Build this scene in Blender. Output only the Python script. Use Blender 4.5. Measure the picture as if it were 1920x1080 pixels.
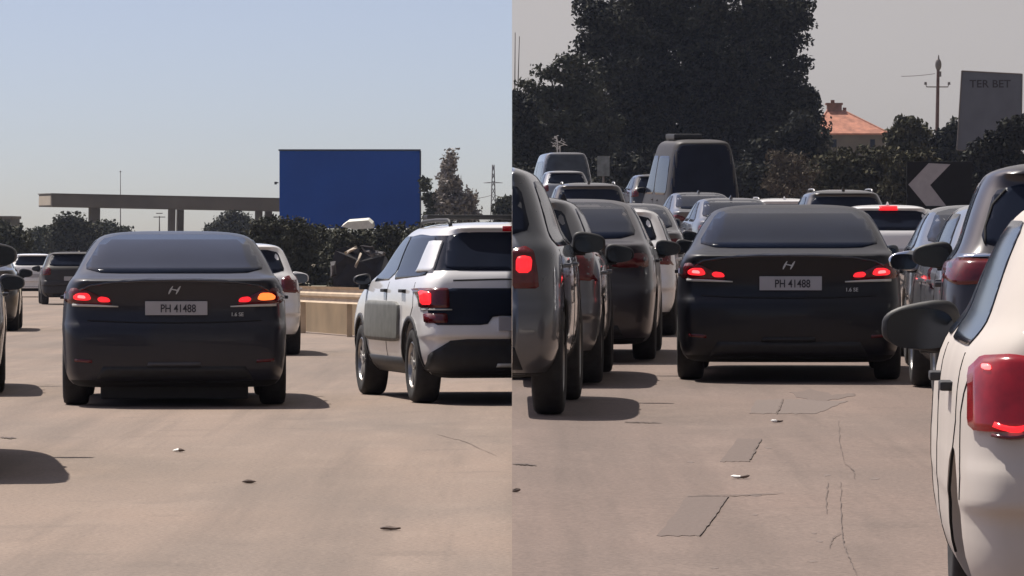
import bpy, bmesh, math, random
import numpy as np
from mathutils import Vector, Matrix
from mathutils.bvhtree import BVHTree
from mathutils.geometry import delaunay_2d_cdt
R = math.radians
rng = random.Random(7)
scene = bpy.context.scene
for o in list(bpy.data.objects):
    bpy.data.objects.remove(o)
COL = scene.collection

# ------------------------------------------------------------------ camera, sky, sun, exposure
FPX = 9000.0                       # focal length in pixels of the 1920-wide photograph
CAMZ = 1.4
PITCH = math.atan(102 / FPX)       # level horizon at row 438
cd = bpy.data.cameras.new('camera')
cd.sensor_width = 36.0
cd.lens = 36.0 * FPX / 1920.0
cd.clip_start = 0.5
cd.clip_end = 12000
cam = bpy.data.objects.new('camera', cd)
cam.location = (0, 0, CAMZ)
cam.rotation_euler = (math.pi / 2 - PITCH, 0, 0)
COL.objects.link(cam)
scene.camera = cam

SUN = Vector((-0.42, 0.40, 1.0)).normalized()
SUN_EL = math.asin(SUN.z)
w = bpy.data.worlds.new('World')
scene.world = w
w.use_nodes = True
nt = w.node_tree
for n in list(nt.nodes):
    nt.nodes.remove(n)
def wn(t, **k):
    n = nt.nodes.new(t)
    for a, b in k.items():
        setattr(n, a, b)
    return n
out = wn('ShaderNodeOutputWorld')
bg = wn('ShaderNodeBackground')
sky = wn('ShaderNodeTexSky', sky_type='NISHITA', sun_disc=False)
sky.sun_elevation = SUN_EL
sky.sun_rotation = math.atan2(SUN.x, SUN.y)
sky.altitude = 50
sky.air_density = 1.0
sky.dust_density = 1.6
sky.ozone_density = 1.0
tc = wn('ShaderNodeTexCoord')
sp = wn('ShaderNodeSeparateXYZ')
nt.links.new(tc.outputs['Generated'], sp.inputs[0])
# the haze layer is thin: the sky turns blue within a few degrees above the horizon
zm = wn('ShaderNodeMath', operation='MULTIPLY_ADD')
zm.inputs[1].default_value = 2.3
zm.inputs[2].default_value = 0.035
cb_ = wn('ShaderNodeCombineXYZ')
nt.links.new(sp.outputs['X'], cb_.inputs[0]); nt.links.new(sp.outputs['Y'], cb_.inputs[1])
nt.links.new(sp.outputs['Z'], zm.inputs[0]); nt.links.new(zm.outputs[0], cb_.inputs[2])
vn = wn('ShaderNodeVectorMath', operation='NORMALIZE')
nt.links.new(cb_.outputs[0], vn.inputs[0]); nt.links.new(vn.outputs[0], sky.inputs[0])
gt = wn('ShaderNodeMath', operation='GREATER_THAN')
gt.inputs[1].default_value = 0.0
nt.links.new(sp.outputs['X'], gt.inputs[0])
# the sky is tinted duller and warmer on the eastern side than on the western
tint = wn('ShaderNodeMix', data_type='RGBA')
tint.inputs[6].default_value = (0.97, 0.935, 1.01, 1)
tint.inputs[7].default_value = (0.765, 0.705, 0.680, 1)
nt.links.new(gt.outputs[0], tint.inputs[0])
mul = wn('ShaderNodeMix', data_type='RGBA', blend_type='MULTIPLY')
mul.inputs[0].default_value = 1.0
hsv = wn('ShaderNodeHueSaturation')
satm = wn('ShaderNodeMapRange'); satm.inputs[3].default_value = 0.80; satm.inputs[4].default_value = 0.10
nt.links.new(gt.outputs[0], satm.inputs[0]); nt.links.new(satm.outputs[0], hsv.inputs['Saturation'])
nt.links.new(sky.outputs[0], hsv.inputs['Color'])
nt.links.new(hsv.outputs[0], mul.inputs[6])
nt.links.new(tint.outputs[2], mul.inputs[7])
nt.links.new(mul.outputs[2], bg.inputs[0])
bg.inputs[1].default_value = 0.088
nt.links.new(bg.outputs[0], out.inputs[0])

ld = bpy.data.lights.new('sun', 'SUN')
ld.energy = 4.7
ld.angle = R(0.6)
ld.color = (1.0, 0.93, 0.84)
lo = bpy.data.objects.new('sun', ld)
lo.rotation_euler = (-SUN).to_track_quat('-Z', 'Y').to_euler()
lo.location = SUN * 60
COL.objects.link(lo)

scene.view_settings.view_transform = 'Standard'
scene.view_settings.look = 'None'
scene.view_settings.gamma = 1
scene.view_settings.exposure = 0.3
scene.render.resolution_x = 1024
scene.render.resolution_y = 576
scene.cycles.volume_bounces = 1

# ------------------------------------------------------------------ helpers
def tag(o, label=None, cat=None, group=None, kind=None):
    if label: o['label'] = label
    if cat: o['category'] = cat
    if group: o['group'] = group
    if kind: o['kind'] = kind
    return o
def empty(name, loc=(0, 0, 0), rz=0.0):
    o = bpy.data.objects.new(name, None)
    o.location = loc
    o.rotation_euler = (0, 0, rz)
    o.empty_display_size = 0.2
    COL.objects.link(o)
    return o
def link_mesh(name, me, mat=None, parent=None, loc=None, smooth=False):
    if mat is not None and not me.materials:
        me.materials.append(mat)
    if smooth:
        for p in me.polygons:
            p.use_smooth = True
    o = bpy.data.objects.new(name, me)
    COL.objects.link(o)
    if parent: o.parent = parent
    if loc: o.location = loc
    return o
def from_bm(name, bm, mat=None, parent=None, loc=None, smooth=False):
    me = bpy.data.meshes.new(name)
    bm.normal_update()
    bm.to_mesh(me)
    bm.free()
    return link_mesh(name, me, mat, parent, loc, smooth)
def box(bm, x0, x1, y0, y1, z0, z1, m=0, bev=0.0):
    r = bmesh.ops.create_cube(bm, size=1.0)
    vs = r['verts']
    for v in vs:
        v.co = Vector(((x0 + x1) / 2 + v.co.x * (x1 - x0), (y0 + y1) / 2 + v.co.y * (y1 - y0), (z0 + z1) / 2 + v.co.z * (z1 - z0)))
    if bev > 0:
        es = list({e for v in vs for e in v.link_edges})
        bmesh.ops.bevel(bm, geom=es, offset=bev, segments=2, affect='EDGES', profile=0.7)
    return vs
def tube(bm, pts, rad, n=8):
    """tapered tube through pts (rad: number or list)"""
    rings = []
    pts = [Vector(p) for p in pts]
    for i, p in enumerate(pts):
        a = pts[max(0, i - 1)]; b = pts[min(len(pts) - 1, i + 1)]
        d = (b - a).normalized()
        u = d.cross(Vector((0.03, 0.02, 1)))
        if u.length < 0.15: u = d.cross(Vector((0, 1, 0)))
        u.normalize(); v = d.cross(u)
        r = rad[i] if isinstance(rad, (list, tuple)) else rad
        rings.append([bm.verts.new(p + (u * math.cos(t * 2 * math.pi / n) + v * math.sin(t * 2 * math.pi / n)) * r) for t in range(n)])
    for a, b in zip(rings[:-1], rings[1:]):
        for i in range(n):
            bm.faces.new((a[i], a[(i + 1) % n], b[(i + 1) % n], b[i]))
    bm.faces.new(rings[0][::-1]); bm.faces.new(rings[-1])
def pix(px, py, d):
    """world point seen at pixel (px,py) of the 1920x1080 photo at depth d"""
    u = (540 - py) / FPX * d
    F = Vector((0, math.cos(PITCH), -math.sin(PITCH))); U = Vector((0, math.sin(PITCH), math.cos(PITCH)))
    return Vector((0, 0, CAMZ)) + F * d + U * u + Vector(((px - 960) / FPX * d, 0, 0))
def smooth_interp(tab, x):
    if x <= tab[0][0]: return tab[0][1]
    for (a, za), (b, zb) in zip(tab[:-1], tab[1:]):
        if x <= b:
            return za + (zb - za) * (x - a) / (b - a)
    return tab[-1][1]
LT = [(-60, 0), (38.6, 0), (240, -1.2), (3000, -1.2)]
RT = [(-60, -0.31), (75, 0.39), (82, 0.434), (90, 0.504), (100, 0.62), (112, 0.80), (120, 0.95), (130, 1.16), (140, 1.40), (150, 1.68), (160, 1.92), (175, 2.12), (200, 2.25), (300, 2.6), (3000, 3.5)]
def gz(side, y):
    return smooth_interp(LT if side == 'L' else RT, y)
def slope(side, y):
    return (gz(side, y + 2) - gz(side, y - 2)) / 4

# ------------------------------------------------------------------ materials
MATS = {}
def mat(name, col, rough=0.6, metal=0.0, coat=0.0, emis=None, estr=0.0, var=0.0, vscale=5.0, bump=0.0, spec=0.5, island=0.0, coords='Object', col2=None, trans=0.0):
    if name in MATS: return MATS[name]
    m = bpy.data.materials.new(name)
    m.use_nodes = True
    t = m.node_tree
    b = t.nodes['Principled BSDF']
    b.inputs['Base Color'].default_value = (*col, 1)
    b.inputs['Roughness'].default_value = rough
    b.inputs['Metallic'].default_value = metal
    b.inputs['Specular IOR Level'].default_value = spec
    b.inputs['Coat Weight'].default_value = coat
    b.inputs['Coat Roughness'].default_value = 0.04
    if emis:
        b.inputs['Emission Color'].default_value = (*emis, 1)
        b.inputs['Emission Strength'].default_value = estr
    tcn = t.nodes.new('ShaderNodeTexCoord')
    nz = t.nodes.new('ShaderNodeTexNoise')
    nz.inputs['Scale'].default_value = vscale
    nz.inputs['Detail'].default_value = 6
    t.links.new(tcn.outputs[coords], nz.inputs['Vector'])
    if var > 0 or island > 0 or col2:
        mx = t.nodes.new('ShaderNodeMix'); mx.data_type = 'RGBA'
        c2 = col2 if col2 else tuple(min(1, c * (1 + var)) for c in col)
        c1 = col if col2 else tuple(c * (1 - var) for c in col)
        mx.inputs[6].default_value = (*c1, 1); mx.inputs[7].default_value = (*c2, 1)
        rp = t.nodes.new('ShaderNodeMapRange')
        rp.inputs[1].default_value = 0.3; rp.inputs[2].default_value = 0.7
        if island > 0:
            g = t.nodes.new('ShaderNodeNewGeometry')
            ad = t.nodes.new('ShaderNodeMix'); ad.data_type = 'FLOAT'
            ad.inputs[0].default_value = island
            t.links.new(nz.outputs['Fac'], ad.inputs[2]); t.links.new(g.outputs['Random Per Island'], ad.inputs[3])
            t.links.new(ad.outputs[0], rp.inputs[0])
        else:
            t.links.new(nz.outputs['Fac'], rp.inputs[0])
        t.links.new(rp.outputs[0], mx.inputs[0])
        t.links.new(mx.outputs[2], b.inputs['Base Color'])
    if bump > 0:
        bp = t.nodes.new('ShaderNodeBump'); bp.inputs['Strength'].default_value = bump
        bp.inputs['Distance'].default_value = 0.01
        t.links.new(nz.outputs['Fac'], bp.inputs['Height']); t.links.new(bp.outputs[0], b.inputs['Normal'])
    MATS[name] = m
    return m
def paint(name, col, metal=0.3, rough=0.32, coat=0.9, dust=0.12):
    """car paint: base plus thin road dust that makes the lower panels and flats duller"""
    if name in MATS: return MATS[name]
    m = mat(name, col, rough=rough, metal=metal, coat=coat, var=0.05, vscale=3)
    t = m.node_tree; b = t.nodes['Principled BSDF']
    tcn = t.nodes.new('ShaderNodeTexCoord'); nz = t.nodes.new('ShaderNodeTexNoise')
    nz.inputs['Scale'].default_value = 9; nz.inputs['Detail'].default_value = 9; nz.inputs['Roughness'].default_value = 0.65
    t.links.new(tcn.outputs['Object'], nz.inputs['Vector'])
    sx = t.nodes.new('ShaderNodeSeparateXYZ'); t.links.new(tcn.outputs['Object'], sx.inputs[0])
    mr = t.nodes.new('ShaderNodeMapRange'); mr.inputs[1].default_value = 0.15; mr.inputs[2].default_value = 0.9
    mr.inputs[3].default_value = 2.2; mr.inputs[4].default_value = 0.7
    t.links.new(sx.outputs['Z'], mr.inputs[0])
    ml = t.nodes.new('ShaderNodeMath'); ml.operation = 'MULTIPLY'
    t.links.new(nz.outputs['Fac'], ml.inputs[0]); t.links.new(mr.outputs[0], ml.inputs[1])
    m2 = t.nodes.new('ShaderNodeMath'); m2.operation = 'MULTIPLY'; m2.inputs[1].default_value = dust * 2; m2.use_clamp = True
    t.links.new(ml.outputs[0], m2.inputs[0])
    mx = t.nodes.new('ShaderNodeMix'); mx.data_type = 'RGBA'
    src = b.inputs['Base Color'].links[0].from_socket
    t.links.new(src, mx.inputs[6]); mx.inputs[7].default_value = (0.30, 0.26, 0.22, 1)
    t.links.new(m2.outputs[0], mx.inputs[0]); t.links.new(mx.outputs[2], b.inputs['Base Color'])
    a = t.nodes.new('ShaderNodeMapRange'); a.inputs[1].default_value = 0.0; a.inputs[2].default_value = 0.5
    a.inputs[3].default_value = rough; a.inputs[4].default_value = 0.7
    t.links.new(m2.outputs[0], a.inputs[0]); t.links.new(a.outputs[0], b.inputs['Roughness'])
    return m
M_glass = mat('tinted_glass', (0.014, 0.018, 0.031), rough=0.10, spec=0.09, coat=0.0, var=0.2, vscale=2)
M_glassd = mat('darkest_car_glass', (0.009, 0.013, 0.026), rough=0.12, spec=0.06, coat=0.0, var=0.2, vscale=2)
M_glassl = mat('clear_car_glass', (0.05, 0.062, 0.078), rough=0.10, spec=0.4, coat=0.0, var=0.3, vscale=2)
M_plastic = mat('black_plastic', (0.014, 0.014, 0.016), rough=0.55, var=0.25, vscale=14, bump=0.15)
M_dark = mat('wheel_well_black', (0.008, 0.008, 0.009), rough=0.9, var=0.3)
M_tyre = mat('tyre_rubber', (0.022, 0.021, 0.022), rough=0.85, var=0.35, vscale=18, bump=0.3)
M_alloy = mat('alloy_rim', (0.42, 0.41, 0.40), rough=0.35, metal=0.8, var=0.2, vscale=9)
M_chrome = mat('chrome', (0.75, 0.76, 0.78), rough=0.12, metal=1.0, var=0.05)
M_redlens = mat('red_lens', (0.10, 0.004, 0.007), rough=0.2, coat=0.4, var=0.25, vscale=30)
M_redglow = mat('brake_light_glow', (0.5, 0.02, 0.02), rough=0.2, emis=(1.0, 0.02, 0.03), estr=1.0, var=0.2, vscale=30)
M_redhot = mat('brake_lamp_core', (0.8, 0.1, 0.1), rough=0.2, emis=(1.0, 0.12, 0.12), estr=2.6, var=0.1, vscale=30)
M_reddim = mat('tail_light_dim', (0.20, 0.004, 0.008), rough=0.15, coat=0.35, emis=(1.0, 0.02, 0.03), estr=0.06, var=0.3, vscale=22)
M_orange = mat('indicator_glow', (0.8, 0.2, 0.03), rough=0.2, emis=(1.0, 0.16, 0.03), estr=1.6, var=0.1, vscale=30)
M_clear = mat('clear_lens', (0.55, 0.55, 0.52), rough=0.15, coat=0.7, var=0.1)
M_plate = mat('plate_white', (0.38, 0.38, 0.41), rough=0.45, var=0.06)
M_ink = mat('plate_ink', (0.02, 0.02, 0.03), rough=0.6, var=0.1)
M_badge = mat('badge_grey', (0.45, 0.46, 0.48), rough=0.3, metal=0.8, var=0.05)
M_mirror = mat('mirror_glass', (0.035, 0.04, 0.05), rough=0.08, metal=0.9, var=0.1)

P_navy = paint('navy_black_paint', (0.0075, 0.0095, 0.020), metal=0.0, rough=0.42, coat=.35, dust=0.012)
P_navy_dim = paint('navy_paint_dimmed', (0.0035, 0.0042, 0.009), metal=0.0, rough=0.42, coat=.22, dust=0.005)  # same navy, darkened to stand for the dimmer light of the right half
P_lip_highlight = paint('lip_highlight_paint', (0.02, 0.024, 0.04), metal=0.3, rough=0.25, coat=1.0, dust=0.0)  # lighter glossy navy carrying the highlight of the boot edge
for m_ in (P_navy, P_navy_dim): m_.node_tree.nodes['Principled BSDF'].inputs['Specular IOR Level'].default_value = .32
P_slate = paint('slate_paint', (0.10, 0.108, 0.122), metal=0.6, rough=.24, coat=1.0, dust=.07)
P_dusk = paint('dusky_van_paint', (0.022, 0.019, 0.019), metal=0.0, rough=.55, coat=.04, dust=.03)
P_black = paint('black_paint', (0.008, 0.008, 0.009), metal=0.0, dust=0.05)
P_charcoal = paint('charcoal_paint', (0.035, 0.036, 0.042), metal=0.4)
P_plum = paint('dark_plum_paint', (0.022, 0.018, 0.024), metal=0.2, rough=.3, coat=.45, dust=0.03)
P_grey = paint('grey_paint', (0.12, 0.125, 0.14), metal=0.6)
P_silver = paint('silver_paint', (0.30, 0.31, 0.33), metal=0.7)
P_white = paint('white_paint', (0.80, 0.79, 0.79), metal=0.0, rough=0.35, dust=0.05)
P_cream = paint('cream_white_paint', (0.54, 0.49, 0.445), metal=0.0, rough=0.6, coat=.08, dust=0.04)
P_cream.node_tree.nodes['Principled BSDF'].inputs['Specular IOR Level'].default_value = .2
P_brown = paint('brown_grey_paint', (0.10, 0.085, 0.08), metal=0.4)

# ------------------------------------------------------------------ car builder
# body levels: z, rear y, front y, half width
LEV = {
 'sedan': dict(L=4.57, H=1.435, W=0.905, wh=(0.93, 3.63), wr=0.315, lev=[
  (.15, .30, 4.30, .74), (.175, .08, 4.45, .83), (.26, .02, 4.54, .88), (.45, .0, 4.57, .893), (.60, .0, 4.57, .903), (.665, .012, 4.56, .905),
  (.685, .045, 4.55, .900), (.78, .06, 4.50, .897), (.88, .05, 4.25, .888), (.94, .03, 3.85, .876), (.99, .012, 3.55, .856), (1.022, .0, 3.45, .836),
  (1.036, .03, 3.42, .826), (1.050, .12, 3.40, .816), (1.065, .36, 3.38, .802), (1.14, .60, 3.25, .768), (1.25, .92, 3.08, .716), (1.34, 1.27, 2.88, .660),
  (1.385, 1.52, 2.72, .615), (1.415, 1.75, 2.55, .53), (1.431, 1.98, 2.40, .37)],
  rwin=(1.080, .735, 1.400, .565), swin=(1.01, 1.355), tl=[(.49, .845), (.60, .93), (.74, .965), (.815, .955), (.835, .90), (.825, .835), (.60, .832)],
  plate=(0, .80), bump=(-.62, .62, .215, .33)),
 'hatch': dict(L=4.05, H=1.455, W=0.87, wh=(0.72, 3.22), wr=0.31, lev=[
  (.20, .28, 3.80, .68), (.225, .10, 3.92, .77), (.32, .02, 4.0, .845), (.45, .035, 4.05, .865), (.515, .050, 4.05, .864), (.535, -.006, 4.05, .87), (.56, -.006, 4.05, .87), (.61, .006, 4.05, .87), (.655, .02, 4.04, .87),
  (.675, .05, 4.02, .867), (.80, .065, 3.90, .866), (.92, .085, 3.55, .855), (1.0, .115, 3.20, .825), (1.045, .15, 3.08, .785), (1.08, .19, 3.02, .765),
  (1.20, .29, 2.80, .725), (1.32, .40, 2.55, .675), (1.375, .42, 2.42, .635), (1.405, .36, 2.32, .60), (1.425, .40, 2.20, .55), (1.445, .62, 2.0, .46), (1.455, .9, 1.8, .30)],
  rwin=(1.06, .66, 1.37, .55), swin=(.99, 1.36), tl=[(.60, .82), (.60, .99), (.68, 1.03), (.80, 1.02), (.855, .93), (.855, .80)],
  plate=(0, .72), bump=(-.58, .58, .225, .36)),
 'suv': dict(L=4.42, H=1.66, W=0.915, wh=(0.80, 3.48), wr=0.355, lev=[
  (.25, .25, 4.15, .74), (.28, .08, 4.28, .82), (.38, .01, 4.38, .885), (.52, .0, 4.42, .91), (.68, .01, 4.42, .915), (.735, .03, 4.40, .915),
  (.755, .06, 4.38, .912), (.90, .07, 4.30, .912), (1.04, .08, 3.90, .90), (1.11, .11, 3.55, .875), (1.155, .15, 3.40, .835), (1.20, .19, 3.32, .81),
  (1.32, .27, 3.12, .775), (1.46, .37, 2.85, .73), (1.555, .43, 2.65, .685), (1.59, .37, 2.55, .655), (1.615, .40, 2.42, .60), (1.642, .62, 2.2, .50), (1.66, .95, 1.95, .32)],
  rwin=(1.18, .70, 1.535, .60), swin=(1.11, 1.54), tl=[(.64, .88), (.64, 1.10), (.74, 1.13), (.845, 1.10), (.89, .98), (.895, .86)],
  plate=(0, .84), bump=(-.66, .66, .28, .46)),
 'van': dict(L=5.6, H=2.70, W=1.0, wh=(1.1, 4.5), wr=0.36, lev=[
  (.30, .20, 5.3, .85), (.34, .06, 5.42, .92), (.50, .0, 5.55, .985), (.75, .0, 5.6, 1.0), (1.0, .01, 5.45, 1.0), (1.2, .02, 5.15, .99), (1.4, .04, 4.85, .965),
  (1.7, .08, 4.55, .925), (2.0, .12, 4.30, .88), (2.25, .17, 4.1, .835), (2.45, .22, 3.95, .79), (2.55, .24, 3.85, .755), (2.61, .24, 3.7, .72), (2.65, .30, 3.5, .66), (2.685, .55, 3.2, .55), (2.70, .9, 2.9, .38)],
  rwin=(1.15, .93, 2.58, .72), swin=(1.35, 2.3), tl=[(.80, .80), (.80, 1.12), (.90, 1.15), (.965, 1.10), (.965, .80)],
  plate=(0, .62), bump=(-.8, .8, .36, .52)),
}
def lerp(a, b, t): return a + (b - a) * t
def lev_at(levels, z):
    for a, b in zip(levels[:-1], levels[1:]):
        if z <= b[0]:
            t = (z - a[0]) / (b[0] - a[0])
            t = max(0, t)
            return [lerp(a[i], b[i], t) for i in range(4)]
    return list(levels[-1])
def contour(yr, yf, wd, sc):
    k = min(1.0, wd / 0.8)
    bow = 0.07 * k; rcx = min(0.17, wd * .3) * (0.75 + .25 * sc); rcy = min(0.34, (yf - yr) * .25)
    fb = 0.10 * k; fcx = min(0.24, wd * .35); fcy = min(0.50, (yf - yr) * .25)
    tr = 0.022
    wr_ = wd * (1 - tr); wf_ = wd * (1 - tr * 1.6)
    pts = []
    n = 2.2
    for i in range(6):
        x = (wr_ - rcx) * i / 6
        pts.append((x, yr + bow * (x / wd) ** 2))
    x0 = wr_ - rcx; y0 = yr + bow * (x0 / wd) ** 2
    for i in range(6):
        a = i / 6 * math.pi / 2
        pts.append((x0 + rcx * math.sin(a) ** (2 / n), y0 + rcy * (1 - math.cos(a) ** (2 / n))))
    ys = y0 + rcy
    xf0 = wf_ - fcx; yf0 = yf - fb * (xf0 / wd) ** 2
    ye = yf0 - fcy
    N = 12
    for i in range(N):
        t = i / N
        y = lerp(ys, ye, t)
        x = lerp(wr_, wf_, t) + (wd - (wr_ + wf_) / 2) * 4 * t * (1 - t)
        pts.append((x, y))
    for i in range(6):
        a = (1 - i / 6) * math.pi / 2
        pts.append((xf0 + fcx * math.sin(a) ** (2 / n), yf0 - fcy * (1 - math.cos(a) ** (2 / n))))
    for i in range(7):
        x = xf0 * (1 - i / 6)
        pts.append((x, yf - fb * (x / wd) ** 2))
    full = pts + [(-x, y) for (x, y) in pts[-2:0:-1]]
    return full
def pt_in(poly, x, y):
    c = False
    j = len(poly) - 1
    for i in range(len(poly)):
        if (poly[i][1] > y) != (poly[j][1] > y) and x < (poly[j][0] - poly[i][0]) * (y - poly[i][1]) / (poly[j][1] - poly[i][1]) + poly[i][0]:
            c = not c
        j = i
    return c
def chaikin(pts, it=2, k=0.2):
    for _ in range(it):
        q = []
        for i in range(len(pts)):
            a = pts[i]; b = pts[(i + 1) % len(pts)]
            q.append((lerp(a[0], b[0], k), lerp(a[1], b[1], k)))
            q.append((lerp(a[0], b[0], 1 - k), lerp(a[1], b[1], 1 - k)))
        pts = q
    return pts
class Car:
    def __init__(s, kind, name, body, scale=(1, 1, 1), detail=2, lit=0, glass=None, plate_text=None, rails=False, antenna=True, wheel_show=True, std=True, tl=None, plate=True, mirrorcol=None, tlm=None, mout=.10, msz=1.0, res=.07, hmat=None, winset=0.0):
        s.winset = winset
        s.mout = mout; s.msz = msz; s.res = res
        sp = LEV[kind]
        s.kind = kind
        s.sx, s.sy, s.sz = scale
        s.lev = [(z * s.sz, yr * s.sy, yf * s.sy, wd * s.sx) for z, yr, yf, wd in sp['lev']]
        s.L = sp['L'] * s.sy; s.H = sp['H'] * s.sz; s.W = sp['W'] * s.sx
        s.root = empty(name)
        s.detail = detail
        s.body_mat = body
        glass = glass or M_glass
        bm = bmesh.new()
        rings = []
        for z, yr, yf, wd in s.lev:
            rings.append([bm.verts.new((x, y, z)) for x, y in contour(yr, yf, wd, z / s.H)])
        n = len(rings[0])
        for a, b in zip(rings[:-1], rings[1:]):
            for i in range(n):
                bm.faces.new((a[i], a[(i + 1) % n], b[(i + 1) % n], b[i]))
        # close top and bottom with fans of quads towards a centre line
        for ring, up in ((rings[0], False), (rings[-1], True)):
            c = Vector((0, 0, 0))
            for v in ring: c += v.co
            c /= n
            inner = [bm.verts.new((v.co.x * .5, lerp(c.y, v.co.y, .6), v.co.z + (0.004 if up else 0))) for v in ring]
            for i in range(n):
                f = (ring[i], ring[(i + 1) % n], inner[(i + 1) % n], inner[i])
                bm.faces.new(f if up else f[::-1])
            bm.faces.new(inner if up else inner[::-1])
        bmesh.ops.recalc_face_normals(bm, faces=bm.faces)
        me = bpy.data.meshes.new('tmp'); bm.to_mesh(me); bm.free()
        tmp = bpy.data.objects.new('tmp', me); COL.objects.link(tmp)
        if detail > 0:
            m = tmp.modifiers.new('s', 'SUBSURF'); m.levels = 1; m.render_levels = 1
        dg = bpy.context.evaluated_depsgraph_get()
        ev = tmp.evaluated_get(dg)
        me2 = bpy.data.meshes.new_from_object(ev, depsgraph=dg)
        s.bvh = BVHTree.FromPolygons([v.co.copy() for v in me2.vertices], [tuple(p.vertices) for p in me2.polygons])
        me2.materials.clear(); me2.materials.append(body); me2.materials.append(M_dark)
        # wheel arches
        wr = sp['wr'] * (s.sz * .5 + .5)
        s.wr = wr
        wy = (sp['wh'][0] * s.sy, sp['wh'][1] * s.sy)
        cb = bmesh.new()
        for yy in wy:
            for sd in (-1, 1):
                r = bmesh.ops.create_cone(cb, cap_ends=True, segments=36, radius1=wr + .055, radius2=wr + .055, depth=.34,
                                          matrix=Matrix.Translation((sd * (s.W - .10), yy, wr + .012)) @ Matrix.Rotation(math.pi / 2, 4, 'Y'))
        cme = bpy.data.meshes.new('cut'); cb.to_mesh(cme); cb.free()
        cme.materials.append(body); cme.materials.append(M_dark)
        for p in cme.polygons: p.material_index = 1
        cut = bpy.data.objects.new('cut', cme); COL.objects.link(cut)
        tmp2 = bpy.data.objects.new('tmp2', me2); COL.objects.link(tmp2)
        bo = tmp2.modifiers.new('b', 'BOOLEAN'); bo.object = cut; bo.operation = 'DIFFERENCE'; bo.solver = 'EXACT'
        dg = bpy.context.evaluated_depsgraph_get(); dg.update()
        me3 = bpy.data.meshes.new_from_object(tmp2.evaluated_get(dg), depsgraph=dg)
        me3.materials.clear(); me3.materials.append(body); me3.materials.append(M_dark)
        for p in me3.polygons:
            if p.normal.z < -.75 and p.center.z < .3 * s.sz: p.material_index = 1
        me3.name = 'body'
        for o in (tmp, tmp2, cut): bpy.data.objects.remove(o)
        for p in me3.polygons: p.use_smooth = True
        s.body = link_mesh('body', me3, None, s.root)
        me3.set_sharp_from_angle(angle=R(42))
        # wheels
        for yy in wy:
            for sd in (-1, 1):
                s.wheel(sd, yy, wr)
        if not std: return
        # glass
        z1, h1, z2, h2 = [v * k for v, k in zip(sp['rwin'], (s.sz, s.sx, s.sz, s.sx))]
        s.decal('R', chaikin([(-h1, z1), (h1, z1), (h2, z2), (-h2, z2)], 2, .12), glass, 'rear_window')
        s.decal('F', chaikin([(-h1 * .96, z1 + .03), (h1 * .96, z1 + .03), (h2, z2), (-h2, z2)], 2, .12), glass, 'windshield')
        zb, zt = sp['swin'][0] * s.sz, sp['swin'][1] * s.sz
        b = lev_at(s.lev, zb); t = lev_at(s.lev, zt)
        rb, rt = b[1] + (.95 if kind == 'sedan' else .42) * s.sy, t[1] + .38 * s.sy
        fb, ft = b[2] - .42, t[2] - .33
        ymid = lerp(rb, fb, .52)
        for sd in ('-X', '+X'):
            s.decal(sd, chaikin([(rb, zb), (ymid - .045, zb), (ymid - .06, zt), (rt, zt)], 2, .1), glass, 'side_window')
            s.decal(sd, chaikin([(ymid + .045, zb), (fb, zb), (ft, zt), (ymid + .03, zt)], 2, .1), glass, 'side_window')
        # lights
        tlp = tl or sp['tl']
        lm = tlm or {0: M_redlens, 1: M_redglow, 2: M_reddim}[lit]
        for sg in (-1, 1):
            pts = [(sg * x * s.sx, z * s.sz) for x, z in tlp]
            if sg < 0: pts = pts[::-1]
            s.decal('R', chaikin(pts, 1, .12), lm, 'tail_light', off=.008 if s.res > .03 else .016)
        if plate: s.plate(sp['plate'][0], sp['plate'][1] * s.sz, plate_text)
        x0, x1, za, zb2 = sp['bump']
        s.decal('R', [(x0 * s.sx, za * s.sz), (x1 * s.sx, za * s.sz), (x1 * .9 * s.sx, zb2 * s.sz), (x0 * .9 * s.sx, zb2 * s.sz)], M_plastic, 'bumper_insert')
        s.mirrors(mirrorcol or body)
        if detail > 0: s.handles(zb - .13 * s.sz, ymid, hmat or body); s.seams()
        if rails: s.rails()
        if antenna and detail > 0: s.fin()
    def ray(s, axis, a, b):
        if axis == 'R': o, d = Vector((a, -3, b)), Vector((0, 1, 0))
        elif axis == 'F': o, d = Vector((a, s.L + 3, b)), Vector((0, -1, 0))
        elif axis == '+X': o, d = Vector((4, a, b)), Vector((-1, 0, 0))
        elif axis == '-X': o, d = Vector((-4, a, b)), Vector((1, 0, 0))
        else: o, d = Vector((a, b, 6)), Vector((0, 0, -1))
        return s.bvh.ray_cast(o, d)
    def decal(s, axis, pts, m, name, parent=None, off=.004, skirt=.012, res=None):
        res = res or s.res
        # densify outline
        P = []
        for i in range(len(pts)):
            a = pts[i]; b = pts[(i + 1) % len(pts)]
            L = math.hypot(a[0] - b[0], a[1] - b[1]); k = max(1, int(L / res + .5))
            for j in range(k): P.append((lerp(a[0], b[0], j / k), lerp(a[1], b[1], j / k)))
        Q = list(P)
        xs = [p[0] for p in P]; ys = [p[1] for p in P]
        g = res
        nx = int((max(xs) - min(xs)) / g); ny = int((max(ys) - min(ys)) / g)
        for i in range(1, nx + 1):
            for j in range(1, ny + 1):
                x = min(xs) + (i) * (max(xs) - min(xs)) / (nx + 1); y = min(ys) + j * (max(ys) - min(ys)) / (ny + 1)
                if pt_in(P, x, y) and min(math.hypot(x - p[0], y - p[1]) for p in P) > g * .4:
                    Q.append((x, y))
        vs, es, fs, *_ = delaunay_2d_cdt([Vector(q) for q in Q], [], [list(range(len(P)))], 1, 1e-5)
        hits = []
        cx0 = sum(xs) / len(xs); cy0 = sum(ys) / len(ys)
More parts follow.
